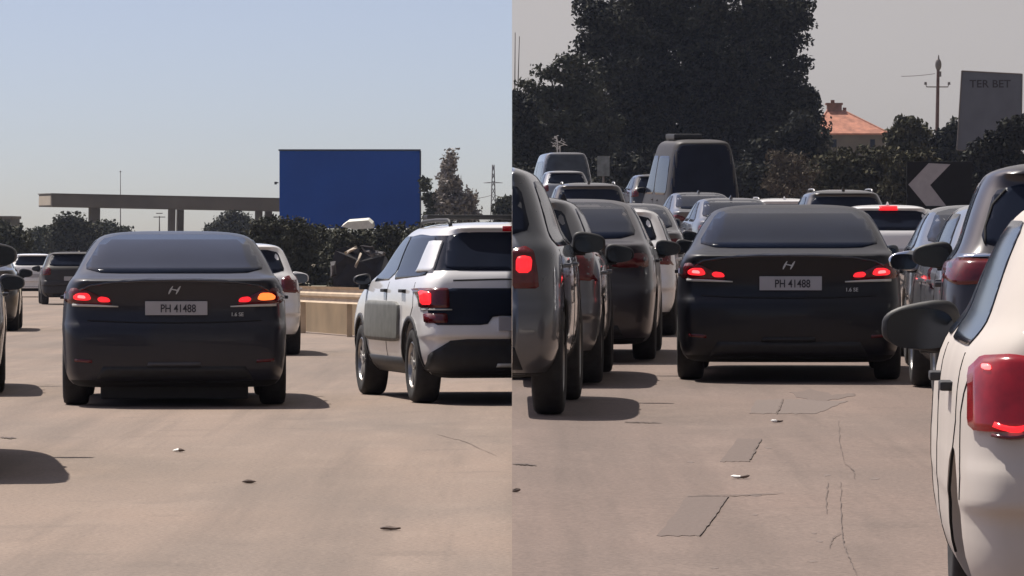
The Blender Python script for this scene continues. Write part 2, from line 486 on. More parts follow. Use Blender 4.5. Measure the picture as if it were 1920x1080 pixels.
        for v in vs:
            h = s.ray(axis, v.x, v.y)
            q = 1.0
            while h[0] is None and q > .7:
                q -= .02
                h = s.ray(axis, lerp(cx0, v.x, q), lerp(cy0, v.y, q))
            hits.append((h[0], h[1]) if h[0] is not None else None)
        bm = bmesh.new()
        vv = [bm.verts.new(h[0] + h[1] * off) if h else None for h in hits]
        nrm = {}
        for v, h in zip(vv, hits):
            if v: nrm[v] = h[1]
        for f in fs:
            t = [vv[i] for i in f]
            if all(t):
                try: bm.faces.new(t)
                except ValueError: pass
        for v in [v for v in bm.verts if not v.link_faces]: bm.verts.remove(v)
        if not bm.faces: bm.free(); return None
        for f in bm.faces:
            f.normal_update()
            if f.normal.dot(nrm[f.verts[0]]) < 0: f.normal_flip()
            f.smooth = True
        edges = [e for e in bm.edges if len(e.link_faces) == 1]
        dup = {}
        for e in edges:
            q = []
            for v in e.verts:
                if v not in dup: dup[v] = bm.verts.new(v.co - nrm[v] * (skirt + off))
                q.append(v)
            try: bm.faces.new((q[0], q[1], dup[q[1]], dup[q[0]]))
            except ValueError: pass
        bmesh.ops.recalc_face_normals(bm, faces=bm.faces)
        # make sure front looks outwards
        f0 = next(f for f in bm.faces if f.smooth)
        if f0.normal.dot(nrm[f0.verts[0]]) < 0:
            bmesh.ops.reverse_faces(bm, faces=bm.faces)
        return from_bm(name, bm, m, parent or s.root)
    def ribbon(s, axis, pts, wdt, m, name, parent=None, off=.004, skirt=.006):
        a, b = [], []
        for i, p in enumerate(pts):
            q0 = pts[max(0, i - 1)]; q1 = pts[min(len(pts) - 1, i + 1)]
            d = Vector((q1[0] - q0[0], q1[1] - q0[1])).normalized(); nn = Vector((-d.y, d.x)) * wdt / 2
            a.append((p[0] + nn.x, p[1] + nn.y)); b.append((p[0] - nn.x, p[1] - nn.y))
        return s.decal(axis, b + a[::-1], m, name, parent, off=off, skirt=skirt)
    def wheel(s, sd, yy, wr):
        key = 'tyre_%.2f' % wr
        if key not in bpy.data.meshes:
            prof = [(.60, -.085), (.66, -.10), (.82, -.108), (.94, -.10), (.99, -.08), (1.0, -.04), (1.0, .04), (.99, .08), (.94, .10), (.82, .108), (.66, .10), (.60, .085)]
            bm = bmesh.new(); n = 40
            rr = [[bm.verts.new((x, math.cos(t * 2 * math.pi / n) * r * wr, math.sin(t * 2 * math.pi / n) * r * wr)) for t in range(n)] for r, x in prof]
            for i in range(len(rr)):
                a = rr[i]; b = rr[(i + 1) % len(rr)]
                for j in range(n): bm.faces.new((a[j], a[(j + 1) % n], b[(j + 1) % n], b[j]))
            bmesh.ops.recalc_face_normals(bm, faces=bm.faces)
            me = bpy.data.meshes.new(key); bm.to_mesh(me); bm.free(); me.materials.append(M_tyre)
            for p in me.polygons: p.use_smooth = True
            bm = bmesh.new()
            R0 = wr * .62
            # rim barrel, back plate, spokes, hub
            for r0, r1, x0, x1 in ((R0, R0 * .93, .088, .082),):
                ring = []
                for r, x in ((R0, -.08), (R0, .092), (R0 * .95, .096), (R0 * .90, .06), (R0 * .90, -.06)):
                    ring.append([bm.verts.new((x, math.cos(t * 2 * math.pi / n) * r, math.sin(t * 2 * math.pi / n) * r)) for t in range(n)])
                for a, b in zip(ring[:-1], ring[1:]):
                    for j in range(n): bm.faces.new((a[j], a[(j + 1) % n], b[(j + 1) % n], b[j]))
            for k in range(10):
                a = (k // 2) * 2 * math.pi / 5 + (.16 if k % 2 else -.16)
                vs = box(bm, .055, .082, -.013, .013, R0 * .12, R0 * .93)
                bmesh.ops.rotate(bm, verts=vs, cent=(0, 0, 0), matrix=Matrix.Rotation(a, 3, 'X'))
            bmesh.ops.create_cone(bm, cap_ends=True, segments=20, radius1=R0 * .24, radius2=R0 * .2, depth=.05, matrix=Matrix.Translation((.066, 0, 0)) @ Matrix.Rotation(math.pi / 2, 4, 'Y'))
            d = bmesh.ops.create_cone(bm, cap_ends=True, segments=32, radius1=R0 * .88, radius2=R0 * .88, depth=.02, matrix=Matrix.Translation((-.02, 0, 0)) @ Matrix.Rotation(math.pi / 2, 4, 'Y'))
            for f in {f for v in d['verts'] for f in v.link_faces}: f.material_index = 1
            bmesh.ops.recalc_face_normals(bm, faces=bm.faces)
            m2 = bpy.data.meshes.new('rim_' + key); bm.to_mesh(m2); bm.free(); m2.materials.append(M_alloy); m2.materials.append(M_dark)
        me = bpy.data.meshes[key]; m2 = bpy.data.meshes['rim_' + key]
        w_ = link_mesh('wheel', me, None, s.root, (sd * (s.W - .125 - s.winset), yy, wr))
        if sd < 0: w_.rotation_euler = (0, 0, math.pi)
        link_mesh('rim', m2, None, w_)
    def plate(s, x, z, text=None, wdt=.52, h=.115, m=None):
        hit = s.ray('R', x, z)
        y = hit[0].y if hit[0] else 0
        y = min(y, (s.ray('R', x, z - h / 2)[0] or Vector((0, 9, 0))).y, (s.ray('R', x, z + h / 2)[0] or Vector((0, 9, 0))).y)
        bm = bmesh.new(); box(bm, x - wdt / 2, x + wdt / 2, y - .016, y + .01, z - h / 2, z + h / 2, bev=.004)
        p = from_bm('license_plate', bm, m or M_plate, s.root)
        if text:
            text_mesh(text, h * .80, (x + .015, y - .0175, z - h * .29), M_ink, p, 'lettering', squeeze=.80)
    def mirrors(s, m):
        zb = (s.lev[-1][0] * .625) if s.kind != 'van' else 1.40
        oo = s.mout
        b = lev_at(s.lev, zb)
        y = b[2] - (.62 if s.kind != 'van' else .3); x0 = s.ray('+X', y, zb)
        x0 = x0[0].x if x0[0] else b[3]
        for sg in (-1, 1):
            bm = bmesh.new()
            r = bmesh.ops.create_uvsphere(bm, u_segments=20, v_segments=14, radius=1.0)
            for v in bm.verts:
                c = v.co
                p = Vector([math.copysign(abs(q) ** .64, q) for q in c])
                if p.z < 0: p.z *= .82
                sxx = .125 * s.msz * (1.0 if p.x * sg < 0 else .95)
                yk = .085 if p.y > 0 else .03
                v.co = Vector((sg * (x0 + oo) + p.x * sxx, y + p.y * yk, zb + .075 + p.z * .082 * s.msz * (1 + .27 * p.x * -sg)))
            for f in bm.faces: f.smooth = True
            h = from_bm('side_mirror', bm, m, s.root)
            bm = bmesh.new(); box(bm, min(sg * (x0 - .03), sg * (x0 + .07)), max(sg * (x0 - .03), sg * (x0 + .07)), y, y + .06, zb - .01, zb + .03, bev=.006)
            from_bm('stalk', bm, M_plastic, h)
            bm = bmesh.new()
            bmesh.ops.create_circle(bm, cap_ends=True, segments=28, radius=1)
            for v in bm.verts:
                p = Vector([math.copysign(abs(q) ** .7, q) for q in v.co])
                v.co = Vector((sg * (x0 + oo) + p.x * .103 * s.msz, y - .033, zb + .075 + p.y * .062 * s.msz))
            ex = bmesh.ops.extrude_face_region(bm, geom=bm.faces[:])
            for v in [g for g in ex['geom'] if isinstance(g, bmesh.types.BMVert)]: v.co.y += .02
            bmesh.ops.recalc_face_normals(bm, faces=bm.faces)
            from_bm('mirror_glass', bm, M_mirror, h)
    def handles(s, z, ymid, m):
        for sd, sg in (('-X', -1), ('+X', 1)):
            for y in (ymid - .18 - .62 * s.sy if s.kind == 'sedan' else ymid - .72, ymid + .16):
                h = s.ray(sd, y, z)
                if h[0] is None: continue
                bm = bmesh.new(); x = h[0].x
                box(bm, min(x - sg * .01, x + sg * .035), max(x - sg * .01, x + sg * .035), y - .09, y + .09, z - .014, z + .014, bev=.008)
                from_bm('door_handle', bm, m, s.root)
    def seams(s):
        zb = .30 * s.sz; zt = (LEV[s.kind]['swin'][0] - .02) * s.sz
        b = lev_at(s.lev, zt)
        rb = b[1] + (.95 if s.kind == 'sedan' else .5) * s.sy; fb = b[2] - .4; ym = lerp(rb, fb, .52)
        for sd in ('-X', '+X'):
            for pts in ([(rb + .05, zt), (rb + .02, zt - .2), (rb + .30, .55 * s.sz), (rb + .45, zb + .05)], [(ym, zt), (ym + .01, zb)], [(fb - .02, zt), (fb + .03, .6 * s.sz), (fb - .04, zb)]):
                s.ribbon(sd, pts, .009, M_dark, 'door_gap', s.body, off=.0025)
    def rails(s, m=None):
        z = s.H
        a = lev_at(s.lev, s.H * .975); x = a[3] * .93
        for sg in (-1, 1):
            bm = bmesh.new()
            pts = []
            for t in (0, .04, .1, .5, .9, .96, 1):
                y = lerp(a[1] + .25, a[2] - .25, t)
                h = s.ray('T', sg * x, y)
                hz = h[0].z if h[0] else z
                pts.append((sg * x, y, hz + (.045 if .05 < t < .95 else (.035 if 0 < t < 1 else -.01))))
            tube(bm, pts, .017)
            for f in bm.faces: f.smooth = True
            from_bm('roof_rail', bm, m or M_alloy, s.root)
    def fin(s):
        a = s.lev[-2]; y = a[1] + .12
        h = s.ray('T', 0, y)
        if h[0] is None: return
        z = h[0].z
        bm = bmesh.new()
        sec = [(-.035, -.06), (.035, -.06), (.028, .10), (-.028, .10)]
        b = [bm.verts.new((x, y + q, z - .01)) for x, q in sec]
        t = [bm.verts.new((x * .2, y + q * .35 - .045, z + .06)) for x, q in sec]
        for i in range(4): bm.faces.new((b[i], b[(i + 1) % 4], t[(i + 1) % 4], t[i]))
        bm.faces.new(t); bm.faces.new(b[::-1])
        from_bm('antenna', bm, s.body_mat, s.root)
    def place(s, side, px, d, hd, label, group=None, cat='car'):
        s.root.location = ((px - 960) / FPX * d, d, gz(side, d))
        s.root.rotation_euler = (math.atan(slope(side, d + 2)), 0, -R(hd))
        tag(s.root, label, cat, group)
        s.root['half'] = side
        return s
def text_mesh(txt, size, loc, m, parent, name, squeeze=1.0, rot=(math.pi / 2, 0, 0), align='CENTER'):
    c = bpy.data.curves.new('t', 'FONT'); c.body = txt; c.size = size; c.align_x = align; c.extrude = .0015; c.offset = .012 * size
    o = bpy.data.objects.new('t', c); COL.objects.link(o)
    dg = bpy.context.evaluated_depsgraph_get(); dg.update()
    me = bpy.data.meshes.new_from_object(o.evaluated_get(dg), depsgraph=dg)
    bpy.data.objects.remove(o)
    me.materials.clear(); me.materials.append(m)
    me.transform(Matrix.Translation(loc) @ Matrix.Rotation(rot[2], 4, 'Z') @ Matrix.Rotation(rot[0], 4, 'X') @ Matrix.Diagonal((squeeze, 1, 1, 1)))
    return link_mesh(name, me, None, parent)

# ------------------------------------------------------------------ setting: ground and roads
def road_mat(name, c1, c2, c3, seed=0.0, rot=4):
    m = bpy.data.materials.new(name); m.use_nodes = True
    t = m.node_tree; b = t.nodes['Principled BSDF']
    b.inputs['Roughness'].default_value = .85
    b.inputs['Specular IOR Level'].default_value = .3
    tcn = t.nodes.new('ShaderNodeTexCoord'); mp = t.nodes.new('ShaderNodeMapping')
    mp.inputs['Location'].default_value = (seed, seed * 2, 0)
    mp.inputs['Scale'].default_value = (1, .35, 1)
    t.links.new(tcn.outputs['Object'], mp.inputs[0])
    def nz(sc, det, rg=.55, src=None):
        n = t.nodes.new('ShaderNodeTexNoise'); n.inputs['Scale'].default_value = sc; n.inputs['Detail'].default_value = det; n.inputs['Roughness'].default_value = rg
        t.links.new(src or mp.outputs[0], n.inputs['Vector']); return n
    def mr(src, a, b_, c=0, d=1):
        n = t.nodes.new('ShaderNodeMapRange'); n.inputs[1].default_value = a; n.inputs[2].default_value = b_; n.inputs[3].default_value = c; n.inputs[4].default_value = d
        t.links.new(src, n.inputs[0]); return n.outputs[0]
    def mix(f, a, b_):
        n = t.nodes.new('ShaderNodeMix'); n.data_type = 'RGBA'
        t.links.new(f, n.inputs[0])
        for k, v in ((6, a), (7, b_)):
            if isinstance(v, tuple): n.inputs[k].default_value = (*v, 1)
            else: t.links.new(v, n.inputs[k])
        return n.outputs[2]
    big = nz(.55, 4); mid = nz(2.6, 6, .6); fine = nz(38, 4, .75, tcn.outputs['Object']); pits = nz(26, 2, .5, tcn.outputs['Object'])
    col = mix(mr(big.outputs['Fac'], .35, .68), c1, c2)
    col = mix(mr(mid.outputs['Fac'], .50, .78, 0, .6), col, c3)
    # tyre tracks, old oil drips and worn streaks along the lanes
    mp2 = t.nodes.new('ShaderNodeMapping'); mp2.inputs['Rotation'].default_value = (0, 0, R(rot)); mp2.inputs['Scale'].default_value = (1.1, .035, 1)
    t.links.new(tcn.outputs['Object'], mp2.inputs[0])
    st = nz(1.0, 5, .6, mp2.outputs[0]); st2 = nz(3.6, 4, .6, mp2.outputs[0])
    dkc = tuple(c * .74 for c in c2)
    col = mix(mr(st.outputs['Fac'], .48, .70, 0, .75), col, dkc)
    col = mix(mr(st2.outputs['Fac'], .55, .72, 0, .45), col, dkc)
    blot = nz(1.5, 3, .5, tcn.outputs['Object']); col = mix(mr(blot.outputs['Fac'], .62, .70, 0, .28), col, dkc)
    g1 = mr(fine.outputs['Fac'], .3, .7, .72, 1.26)
    hs = t.nodes.new('ShaderNodeHueSaturation'); t.links.new(col, hs.inputs['Color']); t.links.new(g1, hs.inputs['Value'])
    dk = mr(pits.outputs['Fac'], .27, .36, .35, 0)
    col = mix(dk, hs.outputs[0], (.09, .075, .068))
    t.links.new(col, b.inputs['Base Color'])
    bp = t.nodes.new('ShaderNodeBump'); bp.inputs['Strength'].default_value = .5; bp.inputs['Distance'].default_value = .01
    t.links.new(fine.outputs['Fac'], bp.inputs['Height']); t.links.new(bp.outputs[0], b.inputs['Normal'])
    return m
M_roadL = road_mat('pale_concrete_road', (.258, .196, .158), (.200, .161, .136), (.292, .230, .188))
M_roadR = road_mat('worn_brown_asphalt', (.205, .152, .128), (.160, .125, .108), (.235, .180, .152), 13, -3.3)
M_soil = mat('dry_soil', (.26, .21, .16), rough=.95, var=.35, vscale=.6, bump=.3, col2=(.13, .13, .08))

def strip_mesh(name, rows, m, kind='structure'):
    bm = bmesh.new(); prev = None
    for row in rows:
        cur = [bm.verts.new(p) for p in row]
        if prev:
            for i in range(len(cur) - 1):
                bm.faces.new((prev[i], prev[i + 1], cur[i + 1], cur[i]))
        prev = cur
    bmesh.ops.recalc_face_normals(bm, faces=bm.faces)
    if sum(f.normal.z for f in bm.faces) < 0: bmesh.ops.reverse_faces(bm, faces=bm.faces)
    o = from_bm(name, bm, m, smooth=True)
    tag(o, kind=kind)
    return o
ysL = [-30, 0, 20, 38.6, 60, 90, 130, 180, 240]
ysR = [-30, 0, 75, 82, 90, 100, 112, 120, 130, 140, 150, 160, 175, 200, 260]
rl = strip_mesh('road', [[(x, y, gz('L', y)) for x in (-60, -20, 0)] for y in ysL], M_roadL)
rr_ = strip_mesh('road', [[(x, y, gz('R', y)) for x in (0, 20, 60)] for y in ysR], M_roadR)
ground = strip_mesh('ground', [[(x, y, -1.6 + (0 if y < 300 else (.1 if y < 1000 else .2))) for x in (-3000, -60, 0, 60, 3000)] for y in (-200, 0, 300, 1000, 9000)], M_soil)
# raised land beyond the eastern road
strip_mesh('terrain', [[(x, y, z) for x in (0.0, 20, 60, 400)] for y, z in ((199.9, 2.0), (260, 2.3), (300, 2.6), (1200, 3.0))], M_soil)
strip_mesh('verge', [[(-120, y, z), (-30, y, z), (0, y, z)] for y, z in ((185, -1.0), (300, -1.1), (1200, -1.1))], M_soil)

exec_parts = []
# ------------------------------------------------------------------ vehicles: the two navy saloons
def emblem(parent, y, z, s=1.0, m=None):
    """slanted letter H of brushed metal"""
    bm = bmesh.new()
    def stroke(pts, w0):
        lo, hi = [], []
        for (x, zz, ww) in pts:
            lo.append((x - ww / 2, zz)); hi.append((x + ww / 2, zz))
        v = [bm.verts.new((a * s, 0, b * s)) for a, b in lo + hi[::-1]]
        f = bm.faces.new(v)
        return f
    stroke([(-.048, -.034, .006), (-.040, -.015, .017), (-.028, .010, .017), (-.014, .034, .006)], 1)
    stroke([(.014, -.034, .006), (.026, -.010, .017), (.038, .015, .017), (.050, .034, .006)], 1)
    bmesh.ops.recalc_face_normals(bm, faces=bm.faces)
    v = [bm.verts.new((a * s, 0.0005, b * s)) for a, b in ((-.036, .006), (.030, -.008), (.032, .002), (-.030, .013))]
    bm.faces.new(v)
    ex = bmesh.ops.extrude_face_region(bm, geom=bm.faces[:])
    for v in [g for g in ex['geom'] if isinstance(g, bmesh.types.BMVert)]: v.co.y += .008
    bmesh.ops.recalc_face_normals(bm, faces=bm.faces)
    bmesh.ops.translate(bm, verts=bm.verts, vec=(0, y, z))
    return from_bm('emblem', bm, m or M_badge, parent)

M_airb0 = mat('dull_grey_trim', (.07, .07, .08), rough=.6, var=.1)
def navy_saloon(amber):
    c = Car('sedan', 'saloon_car', P_navy if amber else P_navy_dim, scale=(1.028, 1, 1), glass=M_glass if amber else M_glassd, plate=False, mout=-.04, msz=.6, res=.05, std=True, antenna=False, lit=0, tl=[(.47, .825), (.60, .905), (.70, .955), (.79, .965), (.862, .925), (.862, .865), (.82, .835)])
    for o in [o for o in c.root.children if o.name.startswith('side_mirror')]:
        pass
    c.plate(.015, .80, 'PH 41488', wdt=.50, h=.112)
    hit = c.ray('R', 0, .945)
    emblem(c.root, hit[0].y - .012, .945, .96)
    # lamps inside the tail light: outer and inner, lit
    tls = [o for o in c.root.children if o.name.startswith('tail_light')]
    for sg, tl in zip((-1, 1), tls):
        om = M_orange if (amber and sg > 0) else M_redglow
        def poly(p): 
            q = [(sg * x, z) for x, z in p]
            return q[::-1] if sg < 0 else q
        c.decal('R', chaikin(poly([(.665, .875), (.69, .925), (.77, .925), (.805, .90), (.80, .868), (.70, .862)]), 2, .2), om, 'lamp', parent=tl, off=.014, res=.04)
        c.decal('R', chaikin(poly([(.51, .850), (.53, .885), (.60, .895), (.62, .875), (.60, .850)]), 2, .2), M_redglow, 'lamp', parent=tl, off=.014, res=.04)
        c.decal('R', chaikin(poly([(.71, .880), (.72, .905), (.77, .908), (.775, .885)]), 1, .2), M_redhot if om is M_redglow else M_orange, 'lamp_core', parent=tl, off=.017, res=.04)
        c.decal('R', poly([(.45, .808), (.45, .818), (.66, .832), (.815, .836), (.815, .815), (.66, .812)]), M_clear, 'reversing_lamp', parent=tl, off=.012, res=.05)
    if amber:
        bm = bmesh.new(); box(bm, -.60, .60, .45, 3.9, .055, .19, bev=.02)
        from_bm('underbody_light_block', bm, M_plastic, c.root)  # added dark box that blocks the lit strip of road under the car
    # boot lid highlight painted as a lighter ribbon, boot seam, reflectors, lower strip, model badge
    c.ribbon('R', [(-.76, .945), (-.68, .985), (-.5, 1.008), (-.25, 1.02), (0, 1.024), (.25, 1.02), (.5, 1.008), (.68, .985), (.76, .945)], .016, P_lip_highlight, 'lip_highlight', off=.012, skirt=.014)
    c.ribbon('R', [(-.70, .70), (-.35, .685), (0, .682), (.35, .685), (.70, .70)], .010, M_dark, 'boot_seam', off=.003)
    for sg in (-1, 1):
        c.decal('R', [(sg * .66, .36), (sg * .80, .37), (sg * .80, .395), (sg * .66, .385)][::sg], M_redlens, 'reflector', off=.006, res=.04)
    c.decal('R', [(-.22, .335), (.22, .335), (.21, .365), (-.21, .365)], M_airb0 if amber else M_plastic, 'valance_strip', off=.012)
    c.decal('R', [(-.50, 1.335), (0, 1.35), (.50, 1.335), (.50, 1.342), (0, 1.357), (-.50, 1.342)], M_dark, 'window_shade_band', off=.006) if False else None
    hb = c.ray('R', .50, .745)[0].y
    text_mesh('1.6 SE', .042, (.505, hb - .012, .735), M_badge, c.root, 'model_badge')
    return c
e1 = navy_saloon(True).place('L', 327, 38.6, -4.04, 'dark navy saloon with an amber indicator lit at its right tail light', 'dark navy saloons')
e2 = navy_saloon(False).place('R', 1479, 38.5, 3.31, 'dark navy saloon with both brake lights red, above the patched brown road', 'dark navy saloons')

# ------------------------------------------------------------------ white crossover with door panels
M_airbump = mat('rubber_door_panel', (.15, .152, .138), rough=.55, var=.2, vscale=8, bump=.2)
def crossover():
    c = Car('hatch', 'crossover_car', P_white, mout=.05, scale=(1.0, 1.03, 1.035), std=False, detail=2, msz=.62, res=.04)
    H = c.H
    bme = c.body.data; bme.materials.append(M_glass)
    for p in bme.polygons:
        if 1.10 < p.center.z < 1.395 and p.center.y < 2.2: p.material_index = 2
    b = c.lev
    # black glass band around the cabin with a white quarter panel
    c.decal('R', chaikin([(-.66, 1.10), (.66, 1.10), (.57, 1.42), (-.57, 1.42)], 2, .1), M_glass, 'rear_window')
    c.decal('F', chaikin([(-.64, 1.12), (.64, 1.12), (.56, 1.40), (-.56, 1.40)], 2, .1), M_glassl, 'windshield')
    for sd, sg in (('-X', -1), ('+X', 1)):
        sw = c.decal(sd, chaikin([(.42, 1.065), (.60, 1.055), (1.78, 1.02), (1.74, 1.39), (1.35, 1.405), (.72, 1.385), (.60, 1.33)], 1, .12), M_glass, 'side_window')
        c.decal(sd, [(.34, 1.09), (.86, 1.085), (.80, 1.34), (.66, 1.345), (.50, 1.34), (.42, 1.22)], P_white, 'quarter_panel', off=.016)
        c.decal(sd, chaikin([(1.84, 1.02), (2.88, 1.0), (2.30, 1.38), (1.82, 1.39)], 1, .12), M_glassl, 'side_window')
        # rubber side panel with raised cells
        p = c.decal(sd, chaikin([(1.22, .50), (1.20, .84), (2.95, .84), (2.95, .50)], 2, .1), M_airbump, 'side_panel', off=.022, skirt=.02)
        # black sill
        c.decal(sd, [(1.10, .235), (2.95, .235), (2.95, .37), (1.10, .37)], M_plastic, 'sill', off=.008, res=.1)
        # wheel arch cladding
        for yy in (.72 * 1.03, 3.22 * 1.03):
            a = []
            r0, r1 = c.wr + .052, c.wr + .095
            for k in range(17):
                t = math.pi * k / 16
                a.append((yy - math.cos(t) * r1, c.wr + math.sin(t) * r1))
            for k in range(16, -1, -1):
                t = math.pi * k / 16
                a.append((yy - math.cos(t) * r0, c.wr + math.sin(t) * r0))
            c.decal(sd, a, M_plastic, 'arch_cladding', off=.012, skirt=.02, res=.05)
    # dark tailgate panel with lights at the ends
    c.decal('R', chaikin([(-.80, .655), (-.80, .955), (.80, .955), (.80, .655), (.34, .655), (.28, .73), (-.28, .73), (-.34, .655)], 1, .12), M_glass, 'tailgate_panel', off=.006)
    for sg in (-1, 1):
        tl = c.decal('R', chaikin([(sg * .64, .795), (sg * .84, .795), (sg * .84, .955), (sg * .64, .955)][::sg], 1, .06), M_redlens, 'tail_light', off=.014, res=.03)
        c.decal('R', chaikin([(sg * .775, .82), (sg * .832, .82), (sg * .832, .94), (sg * .77, .92)][::sg], 1, .15), M_redglow, 'lamp', parent=tl, off=.019, res=.03)
        c.decal('R', [(sg * .62, .775), (sg * .83, .775), (sg * .83, .787), (sg * .62, .785)][::sg], M_clear, 'reversing_lamp', off=.016, res=.05)
        c.decal('R', chaikin([(sg * .66, .67), (sg * .825, .67), (sg * .825, .75), (sg * .66, .75)][::sg], 1, .1), M_redlens, 'reflector', off=.012, res=.05)
    c.decal('R', chaikin([(-.80, .26), (.80, .26), (.80, .42), (.62, .54), (-.62, .54), (-.80, .42)], 1, .1), M_plastic, 'bumper', off=.010)
    c.decal('R', [(-.26, .315), (.26, .315), (.25, .34), (-.25, .34)], M_clear, 'valance_strip', off=.018)
    c.ribbon('R', [(-.60, 1.02), (-.2, 1.03), (.2, 1.03), (.60, 1.02)], .012, M_dark, 'tailgate_gap', off=.004)
    c.plate(0, .665, 'TF 2077', wdt=.5)
    c.decal('R', chaikin([(-.14, 1.44), (.10, 1.44), (.10, 1.458), (-.14, 1.458)], 1, .1), M_reddim, 'high_brake_light', off=.02, res=.04)
    c.mirrors(M_plastic); c.handles(.93, 1.80, M_plastic); c.seams()
    c.rails(M_plastic)
    # folded roof bar
    bm = bmesh.new()
    box(bm, -.44, .44, 2.25, 2.45, c.H + .035, c.H + .075, bev=.015)
    from_bm('roof_bar', bm, M_plastic, c.root)
    return c
cac = crossover().place('L', 991, 39.4, -11.2, 'white crossover car with grey rubber door panels and black roof bars')

# ------------------------------------------------------------------ other cars, western half (left)
PAR = -4.04
G1 = 'cars queuing in the left photograph half'
c = Car('hatch', 'hatchback_car', P_white, lit=0, scale=(1.0, 1.0, .97)); c.place('L', 438, 60, -4.4, 'white hatchback half hidden behind the dark navy saloon, next to the guardrail', G1)
c = Car('sedan', 'saloon_car', P_charcoal); c.place('L', -183, 42, -5.9, 'dark car cut by the left photo edge, just left of the navy saloon', G1)
c = Car('suv', 'sport_utility_car', P_charcoal, detail=1, scale=(1, 1, 1.14)); c.place('L', -316, 27.1, -6.6, 'dark car outside the left edge whose shadow falls on the pale road at bottom left', G1)
c = Car('sedan', 'saloon_car', P_black, detail=1, scale=(1, 1, 1.0)); c.place('L', -66, 81, -4.6, 'black car at the far left edge below the round dark tree', G1)
c = Car('hatch', 'hatchback_car', P_white, detail=0); c.place('L', 64, 160, -8, 'small white hatchback far off at left, between a black car and a dark grey one', G1)
c = Car('hatch', 'hatchback_car', P_dusk, detail=0, scale=(1.03, 1.05, 1.0)); c.place('L', 138, 132, -7, 'brown grey hatchback far off, peeping out left of the navy saloon', G1)


# ------------------------------------------------------------------ eastern half (right)
G2 = 'cars in the left lane of the right photograph half'
G3 = 'cars ahead of the right navy saloon'
c = Car('suv', 'sport_utility_car', P_slate, scale=(1, .93, 1.03), lit=0, res=.05, tl=[(.57, .84), (.57, 1.09), (.66, 1.115), (.72, 1.08), (.745, .95), (.755, .84)], mirrorcol=M_plastic)
for sg, tl in zip((-1, 1), [o for o in c.root.children if o.name.startswith('tail_light')]):
    tl.data.materials.clear(); tl.data.materials.append(M_redlens)
    c.decal('R', chaikin([(sg * .60, .97), (sg * .70, .97), (sg * .71, 1.07), (sg * .65, 1.085), (sg * .60, 1.07)][::sg], 1, .2), M_redglow, 'lamp', parent=tl, off=.014, res=.04)
c.place('R', 797, 32, 3.4, 'slate grey sport utility car cut by the half line, square red tail light lit', G2)
c = Car('hatch', 'hatchback_car', P_grey, scale=(1.04, 1.0, 1.03), mirrorcol=M_plastic, antenna=False); c.place('R', 912, 37.6, 3.0, 'grey hatchback behind the slate grey sport utility car with the square tail light', G2)
c = Car('sedan', 'saloon_car', P_plum, scale=(1, 1, 1.04), mirrorcol=M_plastic, glass=M_glassd); c.place('R', 1042, 43.4, 2.9, 'dark saloon with broad blueish rear window, left lane beside the navy saloon', G2)
c = Car('hatch', 'hatchback_car', P_white, scale=(1, 1, .97), mirrorcol=M_plastic); c.place('R', 1120, 52.5, 3.0, 'white hatchback with dark rear glass showing just left of the right navy saloon', G2)
c = Car('sedan', 'saloon_car', P_charcoal, scale=(1, 1, 1.03), detail=1); c.place('R', 1165, 66, 2.0, 'dark saloon roof arching over the white hatchback in the left lane', G2)
c = Car('suv', 'sport_utility_car', P_charcoal, scale=(1.05, 1, 1.09), rails=True, detail=1); c.place('R', 1106, 105, -1, 'wide dark grey sport utility car with roof rails, far up the left lane', G2)
c = Car('hatch', 'hatchback_car', P_silver, scale=(1, 1, 1.08), detail=0); c.place('R', 1063, 160, -4, 'silver car with dark rear window, just below the flat fronted minibus', G2)
c = Car('hatch', 'hatchback_car', P_white, scale=(1.1, 1.1, 1.22), detail=0); c.place('R', 944, 140, -4, 'white van like car at the half line below the dark tree', G2)
c = Car('hatch', 'hatchback_car', P_black, scale=(1, 1, 1.07), detail=0); c.place('R', 1234, 150, -4, 'black car squeezed in left of the tall dark van', G2)

c = Car('van', 'passenger_van', P_dusk, scale=(.97, .95, 1.037), antenna=False); vanc = c
bm = bmesh.new(); box(bm, -.62, .10, 1.1, 2.6, c.H - .01, c.H + .14, bev=.05)
from_bm('roof_air_conditioner', bm, M_plastic, c.root)
c.place('R', 1321, 120, -6.5, 'tall brown grey passenger van with big dark rear window, in front of the big tree', cat='van')
mb = Car('van', 'minibus', P_slate, scale=(1.08, 1.2, .90), antenna=False, detail=0, glass=M_glassl)
mb.place('R', 1063, 190, -4, 'grey minibus with a wide rear window, topmost vehicle under the left trees', cat='minibus')

c = Car('sedan', 'saloon_car', P_grey, scale=(.97, 1, 1.08), detail=1, glass=M_glass); c.place('R', 1328, 112, -5, 'grey saloon directly below the tall passenger van', G3)
c = Car('sedan', 'saloon_car', P_grey, scale=(.98, 1, 1.08), detail=1); c.place('R', 1391, 92, -4, 'grey saloon whose roof shows just above the roof of the right navy saloon, left side', G3)
c = Car('suv', 'sport_utility_car', P_white, scale=(.97, 1, .905), rails=True, detail=1); c.place('R', 1476, 100, -2, 'white car with roof rails between the grey saloon and the black sport utility car', G3)
c = Car('suv', 'sport_utility_car', P_black, scale=(1, 1, 1.03), rails=True, detail=1); c.place('R', 1587, 90, -1, 'black sport utility car with pale roof rails ahead of the navy saloon', G3)
c = Car('hatch', 'hatchback_car', P_white, lit=0, detail=2)
c.decal('R', chaikin([(-.15, 1.385), (.15, 1.385), (.14, 1.425), (-.14, 1.425)], 1, .1), M_redglow, 'high_brake_light', off=.02, res=.04)
c.place('R', 1668, 75, 1.5, 'white hatchback with its high brake light glowing pink over the rear window', G3)
